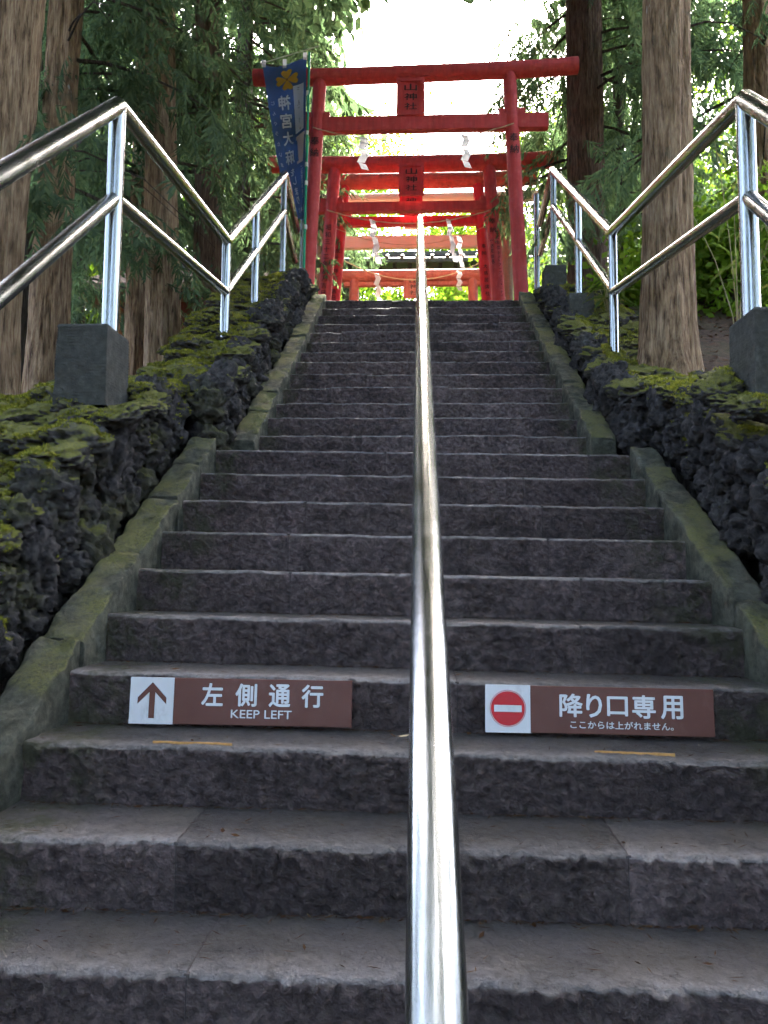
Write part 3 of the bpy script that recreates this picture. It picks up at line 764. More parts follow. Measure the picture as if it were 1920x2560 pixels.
torii(10.40, -.15, 1.26, 1.08, 7.61, .115, 2.02, 2.02, 6.975, .135, .092, 'red_paint', 'second red torii gate with hanging plaque, inscribed pillars behind the nearest gate', (.33, 7.075, 7.52, -.14, .0), .30, 0,
      ((-1, '昭和三十二年八月吉日建之', 6.66, .104, .085, -.01), (1, '奉納', 6.72, .12, .085, -.02), (1, '代表取締役', 6.44, .072, .07, -.035), (1, '株式会社', 6.56, .07, .06, .035), (1, 'ネットワークコミュニティ', 6.27, .055, .05, .04)))
torii(11.40, -.17, 1.25, 1.02, 7.885, .118, 1.90, 1.90, 7.24, .135, .086, 'red_deep', 'third red torii gate with weathered faded top beam behind the inscribed gate', (.33, 7.28, 7.72, -.13, .0), .30, 0,
      ((-1, '平成十八年六月吉日建之', 6.86, .105, .08, -.005), (1, '奉納 大鳥居講社', 6.80, .105, .07, 0)), kasagi_mat='red_faded')
gw = torii(12.8, -.16, 1.62, 1.60, 8.30, .095, 2.3, 2.3, 7.525, .21, .10, 'brown_wood', 'unpainted pale wooden torii gate seen between the red gates', None, .32, 0, nuki_mat='pale_wood', kasagi_mat='pale_wood')
p = MB().box(-.15, .15, -.10, -.06, 2.93, 3.42).build('plaque', M['pale_wood'], gw, bevel=.004)
for i, ch in enumerate('山神社'): letter(ch, .1, (0, -.106, 3.32-.145*i), M['ink'], p, .015, 1, (.14, .10))
torii(14.2, -.16, 1.17, 1.12, 7.485, .12, 1.9, 1.9, 7.325, .08, .095, 'red_faded', 'small faded red torii gate farthest back under the dark roof', (.38, 7.00, 7.43, -.14, .02), .2, 0)

# ------------------------------------------------------------------ straw ropes with paper streamers
def streamer(x, y, z, L, w_, seed, parent, sway=0.0):
    rr = random.Random(seed); m = MB(); n = 5; seg = L/n
    cx, cz = x, z; sd = 1
    ang = R(rr.uniform(-20, 20))
    for i in range(n):
        h = seg*1.16; dx = w_*.42*sd
        yy = y+.012*((-1)**i)+rr.uniform(-.006, .006)
        tw = rr.uniform(-.5, .5)*.03+w_*.10
        v = [(cx-w_/2, yy-tw, cz), (cx+w_/2, yy+tw, cz-.012), (cx+w_/2+dx, yy+tw*.4, cz-h), (cx-w_/2+dx, yy-tw*.4, cz-h+.012)]
        v += [(a, b+.0015, c) for a, b, c in v]
        m.add(v, [(3, 2, 1, 0), (4, 5, 6, 7), (0, 1, 5, 4), (1, 2, 6, 5), (2, 3, 7, 6), (3, 0, 4, 7)])
        cx += dx*.62+sway*seg; cz -= seg; sd = -sd
    return m.build('paper_streamer', M['paper'], parent)
def rope(Y, xa, za, xb, zb, sag, rad, label, streams):
    c = Vector(((xa+xb)/2, Y, (za+zb)/2)); r_ = tag(empty('straw_rope', c), label, 'rope', 'ropes hung across the gates')
    n = 40; pts = []
    zf = lambda t: za+(zb-za)*t-4*sag*t*(1-t)
    for i in range(n+1):
        t = i/n; pts.append(Vector((xa+(xb-xa)*t, Y+.004*math.sin(i*1.7), zf(t)))-c)
    MB().tube(pts, [rad*(1+.25*math.sin(i*2.3)) for i in range(n+1)], 8).build('cord', M['rope'], r_, True)
    for (x, L, w_, sd, sw) in streams:
        t = (x-xa)/(xb-xa); streamer(x-c.x, -.02, zf(t)-c.z+.02, L, w_, sd, r_, sw)
rope(8.60, -1.285, 7.09, 1.06, 7.09, .20, .006, 'thin straw rope with two white paper streamers on the nearest gate', [(-.70, .40, .092, 3, .0), (.485, .40, .082, 4, .05)])
rope(10.26, -1.32, 6.89, .985, 6.87, .20, .0075, 'straw rope with long curled paper streamers on the second gate', [(-.69, .62, .078, 5, .14), (.36, .60, .064, 6, .16)])
rope(11.28, -1.36, 7.12, 1.0, 7.12, .30, .006, 'straw rope sagging low on the third gate', [(.55, .50, .07, 8, .1)])
rope(14.02, -1.45, 7.72, 1.13, 7.68, .36, .010, 'straw rope with paper streamers across the farthest small gate', [(-.85, .56, .095, 9, .1), (.69, .38, .085, 10, .0)])

# ------------------------------------------------------------------ banner on its green pole
def banner():
    yb = 8.42; org = Vector((-1.33, yb, TOP))
    b = tag(empty('banner', org), 'tall blue banner with gold crest and mirrored white lettering on green pole', 'banner')
    MB().tube([Vector((-1.345, yb+.02, TOP-.1))-org, Vector((-1.315, yb+.02, 7.90))-org], .0145, 14).build('pole', M['green_pole'], b, True)
    MB().tube([Vector((-1.895, yb+.05, 7.80))-org, Vector((-1.20, yb-.01, 7.955))-org], .006, 8).build('crossbar', M['white_plastic'], b, True)
    for z in (7.38, 6.90, 6.52, 6.30, 5.78):
        MB().tube([Vector((-1.328, yb+.02, z))-org, Vector((-1.328, yb+.02, z+.05))-org], .019, 10).build('clip', M['white_plastic'], b, True)
    LE = [(0, -1.865, 7.77), (.28, -1.79, 7.27), (.6, -1.69, 6.69), (.75, -1.64, 6.44), (1, -1.455, 6.00)]
    RE = [(0, -1.352, 7.86), (.5, -1.342, 6.95), (1, -1.345, 5.965)]
    def cm(u, v):                              # u 0 left .. 1 right, v 0 top .. 1 bottom
        xl, zl = np.interp(v, [q[0] for q in LE], [q[1] for q in LE]), np.interp(v, [q[0] for q in LE], [q[2] for q in LE])
        xr, zr = np.interp(v, [q[0] for q in RE], [q[1] for q in RE]), np.interp(v, [q[0] for q in RE], [q[2] for q in RE])
        sagz = -.045*math.sin(math.pi*u)*max(0, 1-v*5)
        full = .56; w_ = xr-xl; bulge = math.sqrt(max(0, full*full-w_*w_))*.5
        y = yb+.02+.22*(1-u)*v*.8 + bulge*.55*math.sin(math.pi*u*1.0)*.6 + .016*math.sin(u*7+v*9)
        return Vector((xl+(xr-xl)*u, y, zl+(zr-zl)*u+sagz))-org
    nu, nv = 20, 60
    V = [cm(i/nu, j/nv) for i in range(nu+1) for j in range(nv+1)]
    F = [(i*(nv+1)+j, i*(nv+1)+j+1, (i+1)*(nv+1)+j+1, (i+1)*(nv+1)+j) for i in range(nu) for j in range(nv)]
    cl = MB().add(V+[p+Vector((0, .003, 0)) for p in V], F+[tuple(q+len(V) for q in f[::-1]) for f in F]).build('cloth', M['banner_blue'], b, True)
    for u in (.03, .5, .97):
        p = cm(u, 0); MB().box(p.x-.022, p.x+.022, p.y-.004, p.y+.004, p.z-.03, p.z+.055+(.02 if u == .5 else 0)).build('loop', M['banner_white'], b)
    wd, ht = .56, 1.86
    def warp(p): q = cm(p[0]/wd, -p[2]/ht); return q+Vector((0, -.006-.004*abs(p[1]), 0))
    def L(body, u, v, w_, h_, mat, bold=.02, parent=cl):
        Vt, Ft = text_mesh(body, .2, 0)
        ex = Vt.max(0)-Vt.min(0); Vt = Vt*np.array([-w_/ex[0], 1, h_/ex[2]])+np.array([u*wd, 0, -v*ht])   # seen from behind: mirrored
        m = MB(); b_ = bold*.8*h_
        for i, (dx, dz) in enumerate([(0, 0), (b_, 0), (-b_, 0), (0, b_), (0, -b_)] if b_ > 0 else [(0, 0)]):
            m.add([warp(p+np.array([dx, .05*i, dz])) for p in Vt], [f[::-1] for f in Ft])
        m.build('lettering', mat, parent)
    def poly(pts, mat, nm, lift=0.0, n=8):
        # fan of a polygon given in cloth coordinates
        v = [warp((u*wd, lift, -q*ht)) for u, q in pts]
        MB().add(v, [tuple(range(len(v)))]).build(nm, mat, cl)
    def strip(u0, u1, v0, v1, mat, nm, taper=0, n=12):
        v = []; 
        for i in range(n+1):
            q = v0+(v1-v0)*i/n; tp = taper*(i/n)
            v += [warp((wd*(u0+(u1-u0)*s_/4+tp*(0.5-s_/4)), 0, -q*ht)) for s_ in range(5)]
        MB().add(v, [(i*5+s_, i*5+s_+1, i*5+s_+6, i*5+s_+5) for i in range(n) for s_ in range(4)]).build(nm, mat, cl)
    # four-petalled crest
    cu, cv = .53, .112
    for k in range(4):
        a0 = k*math.pi/2; pts = []
        for i in range(15):
            t = i/14; a = a0-.66+1.32*t
            rad = .140*(.80+.20*abs(math.sin(t*math.pi*2))) if 0 < i < 14 else .085
            pts.append((cu+rad*1.12*math.sin(a)/wd, cv-rad*math.cos(a)/ht))
        poly([(cu, cv)]+pts, M['banner_gold'], 'crest_petal', 0)
        a = a0+math.pi/4
        poly([(cu+(-.004)*math.cos(a)/wd, cv-(.004)*math.sin(a)/ht), (cu+.07*math.sin(a)/wd, cv-.07*math.cos(a)/ht), (cu+.004*math.cos(a)/wd, cv+.004*math.sin(a)/ht)], M['banner_gold_dark'], 'crest_vein', .8)
    poly([(cu+.016*math.sin(q*.628)/wd, cv-.016*math.cos(q*.628)/ht) for q in range(10)], M['banner_gold_dark'], 'crest_centre', 1.2)
    for ch, v, h_ in (('神', .262, .165), ('宮', .375, .165), ('大', .485, .155), ('麻', .602, .165)):
        L(ch, .42, v, .165, h_, M['banner_white'], .035)
    for ch, v in (('を', .705), ('し', .765), ('ま', .830), ('り', .885)): L(ch, .46 if ch == 'を' else .50, v, .085, .085, M['banner_white'], .02)
    for ch, v in zip('じんぐうたいま', (.255, .322, .388, .452, .518, .582, .648)): L(ch, .115, v, .045, .045, M['banner_white'], .01)
    strip(.66, .93, .165, .478, M['banner_white'], 'white_panel')
    for i, ch in enumerate('天照皇大神宮'): L(ch, .79, .200+.040*i, .062, .066, M['banner_grey'], .0)
    strip(.76, .84, .436, .468, M['banner_pink'], 'seal')
    strip(.66, .97, .498, .520, M['banner_pink'], 'pillar_top'); strip(.70, .95, .520, .655, M['banner_pink'], 'pillar_drawing', .08); strip(.67, .90, .655, .672, M['banner_pink'], 'pillar_base')
    for i, ch in enumerate('ご家庭の神棚に'): L(ch, .84, .705+.028*i, .045, .045, M['banner_white'], .0)
    for i, ch in enumerate('山神社'): L(ch, .86-.20*i, .945, .07, .06, M['banner_white'], .02)
banner()

# ------------------------------------------------------------------ buildings beyond
def pavilion():
    Y, cx = 19.0, -.3; p = tag(empty('open_pavilion', (cx, Y, TOP)), 'open pavilion with dark tiled roof seen through the gates', 'building')
    z = lambda q: q-TOP
    roof = MB()
    roof.add([(-4.6, -.25, z(9.74)), (4.6, -.25, z(9.74)), (4.4, .33, z(10.02)), (-4.4, .33, z(10.02)), (-4.6, -.25, z(9.64)), (4.6, -.25, z(9.64)), (4.6, .9, z(9.64)), (-4.6, .9, z(9.64)), (4.6, .9, z(9.74)), (-4.6, .9, z(9.74))],
             [(0, 1, 2, 3), (4, 5, 1, 0), (4, 7, 6, 5), (8, 9, 3, 2), (6, 7, 9, 8), (5, 6, 8, 1), (1, 8, 2), (7, 4, 0, 9), (9, 0, 3)])
    rf = roof.build('roof', M['roof_tile'], p)
    MB().box(-4.45, 4.45, .23, .43, z(10.0), z(10.12)).build('ridge', M['roof_tile'], rf, bevel=.02)
    for i in range(24):
        x = -4.4+i*.382
        m = MB(); m.tube([(x, -.30, z(9.745)), (x, .28, z(10.03))], .05, 8); m.build('roof_tile', M['roof_tile'], rf, True)
    MB().box(-4.4, 4.4, -.12, .02, z(9.42), z(9.53)).build('eave_beam', M['dark_timber'], p, bevel=.01)
    for x in (-4.0, -1.62, 1.92, 4.0):
        MB().box(x-.09, x+.09, -.14, .04, 0, z(9.44)).build('post', M['dark_timber'], p, bevel=.01)
    for i in range(23):
        x = -4.2+i*.382
        MB().box(x-.045, x+.045, -.20, .0, z(9.53), z(9.625)).build('bracket', M['dark_timber'], p)
pavilion()
def small_shrine():
    X, Y = -3.75, 11.6; g = float(ground_z(X, Y)); s = tag(empty('small_shrine', (X, Y, g)), 'small dark red shrine building with orange posts behind the left trunks', 'building')
    MB().box(-.95, .95, 0, 1.6, .25, 2.6).build('wall', M['wall_red'], s, bevel=.01)
    for i in range(7):
        MB().box(-.93+i*.27, -.93+i*.27+.245, -.025, -.003, .28, 2.57).build('plank', M['wall_red'], s, bevel=.004)
    for x in (-.98, -.32, .40, 1.02):
        MB().box(x-.055, x+.055, -.13, -.03, 0, 2.67).build('post', M['orange_wood'], s, bevel=.006)
    rf = MB().add([(-1.5, -.6, 2.65), (1.5, -.6, 2.65), (1.5, .8, 3.40), (-1.5, .8, 3.40), (-1.5, 2.2, 2.65), (1.5, 2.2, 2.65), (-1.5, -.6, 2.55), (1.5, -.6, 2.55), (1.5, 2.2, 2.55), (-1.5, 2.2, 2.55)],
            [(0, 1, 2, 3), (3, 2, 5, 4), (6, 7, 1, 0), (9, 8, 7, 6), (4, 5, 8, 9), (1, 7, 8, 5, 2), (0, 3, 4, 9, 6)]).build('roof', M['brown_wood'], s)
    MB().box(-1.52, 1.52, .7, .9, 3.38, 3.50).build('ridge', M['roof_tile'], rf)
small_shrine()
s = MB(); ss = random.Random(9)
s.tube([(0, 0, -.05), (0, 0, .035), (0, 0, .05)], [.30, .29, .27], 9)
o = s.build('stone_slab', M['slab'], None, loc=(-2.42, 4.30, float(ground_z(-2.42, 4.3))+.10)); o.rotation_euler = (.10, .06, .4); o.scale = (1, .8, 1)
tag(o, 'flat grey stone slab lying beside the left handrail block', 'stone')

# ------------------------------------------------------------------ trees
def trunk_mesh(path, seg=40, flare=.7, ridge=.012, seed=0, dz=.06):
    """path: list of (x, y, z, r)"""
    P = np.array(path, float); z0, z1 = P[0, 2], P[-1, 2]
    # fine rings where it can be seen
    zs = np.unique(np.concatenate([np.arange(z0, min(z0+7, z1), dz), np.linspace(min(z0+7, z1), z1, 24)]).round(4))
    x = np.interp(zs, P[:, 2], P[:, 0]); y = np.interp(zs, P[:, 2], P[:, 1]); r_ = np.interp(zs, P[:, 2], P[:, 3])
    r_ = r_*(1+flare*np.exp(-(zs-z0)/.28))
    a = np.linspace(0, 2*math.pi, seg, endpoint=False)
    ca, sa = np.cos(a), np.sin(a)
    Q = np.stack([np.broadcast_to(ca*2.2, (len(zs), seg)), np.broadcast_to(sa*2.2, (len(zs), seg)), np.broadcast_to((zs*.35)[:, None], (len(zs), seg))], -1).reshape(-1, 3)
    d = (1-np.abs(pn(Q, 2.6, seed))*2)*ridge + pn(Q, .8, seed+3)*ridge*3 + pn(Q*np.array([1, 1, 3]), 5, seed+5)*ridge*.8
    lob = np.exp(-(zs-z0)/.35)[:, None]*(.10*np.sin(a*5+seed)+.08*np.sin(a*3+seed*2))[None]
    rr = (r_[:, None]*(1+lob)+d.reshape(len(zs), seg))
    V = np.stack([x[:, None]+rr*ca, y[:, None]+rr*sa, np.broadcast_to(zs[:, None], rr.shape)], -1).reshape(-1, 3)
    n = len(zs); i, j = np.meshgrid(np.arange(n-1), np.arange(seg), indexing='ij')
    F = np.stack([i*seg+j, i*seg+(j+1) % seg, (i+1)*seg+(j+1) % seg, (i+1)*seg+j], -1).reshape(-1, 4)
    return V, F
def frond(rng, n=26, length=.42, wid=.020):
    """one drooping cedar spray: quads along a curved rachis"""
    V = []
    for i in range(n):
        t = (i+rng.random())/n
        base = np.array([t*length, 0, -.30*length*t*t])
        side = rng.choice([-1, 1]); an = rng.uniform(.35, 1.0)*side
        l_ = length*rng.uniform(.20, .36)*(1.15-t*.6)
        d = np.array([math.cos(an), math.sin(an), rng.uniform(-.75, .10)]); d /= np.linalg.norm(d)
        s_ = np.cross(d, np.array([rng.normal()*.6, rng.normal()*.6, 1.0])); s_ /= np.linalg.norm(s_); s_ *= wid*rng.uniform(.35, .62)
        m = base+d*l_*.5+np.array([0, 0, -.015]); e = base+d*l_+np.array([0, 0, -.05*rng.random()])
        V += [base-s_*.4, base+s_*.4, m+s_, m-s_, m-s_, m+s_, e+s_*.25, e-s_*.25]
    return np.array(V)
_fr = np.random.default_rng(4)
FROND = [frond(_fr) for _ in range(6)]
FROND_BIG = [frond(_fr, 9, .42, .075) for _ in range(4)]
def scatter(protos, pos, yaw, pitch, scale, rng):
    out = []
    which = rng.integers(0, len(protos), len(pos))
    for w_ in range(len(protos)):
        k = which == w_
        if not k.any(): continue
        P = protos[w_]; cy, sy, cp, sp = np.cos(yaw[k]), np.sin(yaw[k]), np.cos(pitch[k]), np.sin(pitch[k])
        ro = rng.uniform(-.6, .6, k.sum()); cr, sr = np.cos(ro), np.sin(ro)
        x = P[None, :, 0]; y = P[None, :, 1]*cr[:, None]-P[None, :, 2]*sr[:, None]; z = P[None, :, 1]*sr[:, None]+P[None, :, 2]*cr[:, None]
        x, z = x*cp[:, None]+z*sp[:, None], -x*sp[:, None]+z*cp[:, None]
        X = x*cy[:, None]-y*sy[:, None]; Y = x*sy[:, None]+y*cy[:, None]
        out.append((np.stack([X, Y, z], -1)*scale[k][:, None, None]+pos[k][:, None, :]).reshape(-1, 3))
    return np.vstack(out)
def tree_obj(name, base, label, group=None):
    return tag(empty(name, base), label, 'tree', group)
def cedar(name, path, bark, label, zc0, zc1, rad, nb, seed, group=None, keep=None, per=20, coarse_above=11.0, deads=4, seg=64, sc=1.0, over=None):
    rng = np.random.default_rng(seed); base = Vector(path[0][:3])
    t = tree_obj(name, base, label, group)
    seg = min(seg, 26) if bark == 'bark_dark' else seg
    V, F = trunk_mesh(path, seg, dz=.14 if bark == 'bark_dark' or seg < 30 else .06, flare=.75 if path[0][3] >= .158 else .3, seed=seed*1.3, ridge=.017 if seg > 30 else .008)
    link('trunk', fast_mesh('trunk', V-np.array(base), F, True), M[bark], t)
    P = np.array(path)
    pos, yaw, pit, scl = [], [], [], []; cpos, cyaw, cpit, cscl = [], [], [], []
    bt = MB()
    for b in range(nb):
        z = zc0+(zc1-zc0)*(b+rng.random())/nb
        x0 = np.interp(z, P[:, 2], P[:, 0]); y0 = np.interp(z, P[:, 2], P[:, 1])
        fr_ = (z-zc0)/max(.1, zc1-zc0)
        L = rad*rng.uniform(.6, 1.1)*(1.0 if fr_ < .6 else (1.35-fr_)/.75)
        a = rng.uniform(0, 2*math.pi); d = np.array([math.cos(a), math.sin(a), 0])
        rise = rng.uniform(-.05, .22)
        coarse = z > coarse_above
        n = per if not coarse else max(4, per//3)
        tt = rng.uniform(.16, 1.0, n)**.8
        q = np.array([x0, y0, z])[None]+d[None]*(tt*L)[:, None]; q[:, 2] += rise*L*tt-.42*L*tt*tt+rng.normal(0, .08, n)
        sp = rng.normal(0, .16+.10*tt*L*.6, n); q[:, 0] += -d[1]*sp; q[:, 1] += d[0]*sp
        if keep is not None:
            k = keep(q); q = q[k]; sp = sp[k]; tt = tt[k]
        n = len(q)
        tgt = (cpos, cyaw, cpit, cscl) if coarse else (pos, yaw, pit, scl)
        tgt[0].append(q); tgt[1].append(a+rng.normal(0, .75, n)); tgt[2].append(rng.uniform(.15, 1.15, n)); tgt[3].append(rng.uniform(.75, 1.35, n)*sc*(1.7 if coarse else 1.0))
        if not coarse and n:
            te = tt.max()
            pts = [np.array([x0, y0, z])+d*L*s_*te+np.array([0, 0, rise*L*s_*te-.42*L*(s_*te)**2]) for s_ in (0, .25, .5, .75, .95)]
            bt.tube([Vector(p_)-base for p_ in pts], [.022, .017, .013, .009, .004], 5, False)
    if bt.v: bt.build('branches', M['bark_dark'], t, True)
    if over:                                     # unseen high limbs added over the walk to keep sun off the stairs
        nbo, zo0, zo1, Lo, ac, spread = over
        for b in range(nbo):
            z = rng.uniform(zo0, zo1); a = ac+rng.uniform(-spread, spread); L = Lo*rng.uniform(.5, 1.1); n = 26
            x0 = np.interp(z, P[:, 2], P[:, 0]); y0 = np.interp(z, P[:, 2], P[:, 1]); d = np.array([math.cos(a), math.sin(a), 0])
            tt = rng.uniform(.1, 1, n); q = np.array([x0, y0, z])+d*(tt*L)[:, None]; q[:, 2] += .2*L*tt-.35*L*tt*tt*.6
            sp = rng.normal(0, .35, n); q[:, 0] -= d[1]*sp; q[:, 1] += d[0]*sp
            q = q[q[:, 2] > 1.9+.80*q[:, 1]+.9]; n = len(q)
            cpos.append(q); cyaw.append(a+rng.normal(0, .8, n)); cpit.append(rng.uniform(-.1, .6, n)); cscl.append(rng.uniform(1.6, 2.4, n))
    for lst, protos, nm in (((pos, yaw, pit, scl), FROND, 'crown'), ((cpos, cyaw, cpit, cscl), FROND_BIG, 'crown_top')):
        if not lst[0]: continue
        pp = np.vstack(lst[0])
        if not len(pp): continue
        Vc = scatter(protos, pp, np.concatenate(lst[1]), np.concatenate(lst[2]), np.concatenate(lst[3]), rng)-np.array(base)
        link(nm, fast_mesh(nm, Vc, np.arange(len(Vc)).reshape(-1, 4)), M['cedar_leaf'], t)
    for k in range(deads):
        z = rng.uniform(path[0][2]+1.2, path[0][2]+4.5); a = rng.uniform(0, 6.28); L = rng.uniform(.5, 1.5)
        x0 = np.interp(z, P[:, 2], P[:, 0]); y0 = np.interp(z, P[:, 2], P[:, 1]); r0 = np.interp(z, P[:, 2], P[:, 3])
        pts = [Vector((x0+math.cos(a)*(r0*.7+L*s_), y0+math.sin(a)*(r0*.7+L*s_), z+.12*L*math.sin(s_*3)-.25*L*s_*s_))-base for s_ in (0, .3, .6, 1)]
        MB().tube(pts, [.010, .007, .005, .002], 6).build('dead_branch', M['bark_dark'], t, True)
    return t
G = lambda x, y: float(ground_z(x, y))
def clear_gap(q):
    front = (q[:, 1] < 8.95) & (q[:, 0] > -.275*q[:, 1]) & (q[:, 0] < 0) & (q[:, 2] < 1.9+.84*q[:, 1])
    return clear_walk(q) & ~front
def clear_walk(q):                                # branches leave the walk under the open sky free
    lim = np.interp(q[:, 1], [0, 8, 11, 14, 20, 40], [1.5, 1.25, 1.30, 1.35, 2.1, 4.6])
    lim = np.where(q[:, 2] < 9.0, lim*.9, lim)
    high = (q[:, 2] > 1.9+.80*q[:, 1]+1.2) & (q[:, 1] > 4)
    return (np.abs(q[:, 0]+.05) > lim) | high
def T(x, y, r_, lean=(0, 0), h=20, x1=None):
    z = G(x, y)-.12
    return [(x, y, z, r_), (x+lean[0]*.3, y+lean[1]*.3, z+3, r_*.86), (x+lean[0], y+lean[1], z+8, r_*.72), (x+lean[0]*1.5, y+lean[1]*1.5, z+h, r_*.28)]
# left side, near to far
cedar('cedar_tree', T(-2.90, 4.60, .30, (.45, 0)), 'bark_tan', 'thick tan cedar trunk cut by the left edge', 7.4, 19, 2.6, 34, 1, keep=clear_gap, over=(20, 8.5, 15, 4.2, .3, 1.0))
cedar('cedar_tree', T(-3.16, 6.2, .135, (.12, 0)), 'bark_grey', 'slim grey cedar trunk second from the left edge', 4.9, 17, 1.9, 62, 2, keep=clear_gap, per=22)
cedar('cedar_tree', T(-3.10, 8.0, .088, (.06, 0)), 'bark_grey', 'thinnest grey cedar trunk beside the orange post of the small shrine', 5.3, 15, 1.6, 50, 3, keep=clear_gap)
cedar('cedar_tree', T(-2.50, 7.2, .145, (-.30, 0)), 'bark_tan', 'tan cedar trunk behind the valley of the left handrail', 5.7, 18, 1.9, 66, 4, keep=clear_gap, per=22)
cedar('cedar_tree', T(-2.42, 8.5, .155, (-.22, 0)), 'bark_red', 'dark reddish cedar trunk left of the blue banner', 6.2, 19, 1.9, 66, 5, keep=clear_gap, per=20, over=(26, 10.5, 18, 4.6, .1, 1.0))
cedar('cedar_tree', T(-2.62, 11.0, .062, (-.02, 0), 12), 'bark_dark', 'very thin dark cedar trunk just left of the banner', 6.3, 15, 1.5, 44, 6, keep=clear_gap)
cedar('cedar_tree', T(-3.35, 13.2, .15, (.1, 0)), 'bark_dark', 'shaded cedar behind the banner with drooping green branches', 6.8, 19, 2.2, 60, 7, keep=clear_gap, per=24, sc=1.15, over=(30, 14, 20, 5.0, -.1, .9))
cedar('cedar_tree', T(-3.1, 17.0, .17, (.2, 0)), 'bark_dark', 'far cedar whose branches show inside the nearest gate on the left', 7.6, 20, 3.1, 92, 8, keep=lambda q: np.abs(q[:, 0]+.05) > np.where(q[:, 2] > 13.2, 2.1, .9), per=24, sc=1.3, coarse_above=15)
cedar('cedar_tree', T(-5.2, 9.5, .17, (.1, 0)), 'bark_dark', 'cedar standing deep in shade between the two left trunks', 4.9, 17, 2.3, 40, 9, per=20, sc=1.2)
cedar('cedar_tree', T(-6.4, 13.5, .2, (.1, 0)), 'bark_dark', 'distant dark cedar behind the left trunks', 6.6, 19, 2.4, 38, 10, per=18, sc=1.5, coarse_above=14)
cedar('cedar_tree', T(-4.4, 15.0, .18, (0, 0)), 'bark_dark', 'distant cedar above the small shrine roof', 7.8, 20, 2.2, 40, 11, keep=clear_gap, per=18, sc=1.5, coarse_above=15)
# right side
cedar('cedar_tree', T(1.68, 5.25, .160, (.16, 0)), 'bark_grey', 'pale scarred cedar trunk rising from the right lava wall', 7.6, 19, 2.2, 40, 12, keep=clear_gap, deads=3, over=(22, 8.0, 15, 4.0, 2.9, 1.0))
cedar('cedar_tree', T(2.08, 9.5, .245, (.0, 0)), 'bark_red', 'broad brown cedar trunk right of the nearest gate', 6.9, 20, 2.2, 110, 13, keep=clear_gap, per=26, deads=5, over=(34, 11, 19, 4.6, 3.0, 1.2))
cedar('cedar_tree', T(3.05, 11.6, .09, (.0, 0), 14), 'bark_dark', 'thin dark cedar trunk between the two big right trunks', 6.8, 16, 1.7, 50, 14, keep=clear_gap, per=22)
cedar('cedar_tree', T(3.45, 15.2, .17, (-.1, 0)), 'bark_dark', 'far cedar behind the right end of the nearest gate', 7.4, 20, 2.3, 60, 15, keep=clear_gap, per=24, sc=1.25, coarse_above=15, over=(34, 15, 21, 5.0, 3.2, 1.2))
cedar('cedar_tree', T(3.4, 7.6, .16, (.1, 0)), 'bark_grey', 'cedar trunk in shade near the upper right corner', 6.2, 18, 2.0, 50, 16, keep=clear_gap, per=22)
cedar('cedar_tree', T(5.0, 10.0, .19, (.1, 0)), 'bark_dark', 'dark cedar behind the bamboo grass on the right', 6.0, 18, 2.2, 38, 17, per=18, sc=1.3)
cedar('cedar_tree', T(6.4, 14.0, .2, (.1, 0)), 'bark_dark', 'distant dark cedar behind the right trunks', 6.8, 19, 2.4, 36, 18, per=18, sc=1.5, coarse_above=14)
# the wood goes on out of view: cedars added to dim light, fill reflections
for i, (x, y) in enumerate([(-4.6, 1.6), (4.3, 2.2), (-3.6, -2.6), (3.8, -2.2), (-4.8, -6.5), (4.6, -6.8), (-1.2, -9.5), (2.0, -10.5), (-7.5, -2), (7.5, -1.5), (-8, 5), (8, 5)]):
    cedar('cedar_tree', T(x, y, .22, (0, 0)), 'bark_tan', 'tall cedar of the wood beside the foot of the stairs', 1.8, 17, 2.6, 60, 30+i, 'cedars beside and behind the viewer', per=10, coarse_above=0, deads=0, seg=18, sc=1.25, keep=lambda q: (np.abs(q[:, 0]) > 1.7) | (q[:, 1] < -5),
          over=(14, 9, 16, 4.8, 0 if x < 0 else math.pi, .8) if abs(x) < 5 and y > -8 else None)

for i, (x, y) in enumerate([(-6.8, -5), (6.8, -5.2), (-6.2, -11), (6.4, -11.5)]):  # unseen rear cedars added to hold sky light off the risers
    cedar('cedar_tree', T(x, y, .22, (0, 0)), 'bark_tan', 'tall cedar of the wood beside the foot of the stairs', 1.0, 15, 2.7, 62, 50+i, 'cedars beside and behind the viewer', per=12, coarse_above=0, deads=0, seg=14, sc=1.9)

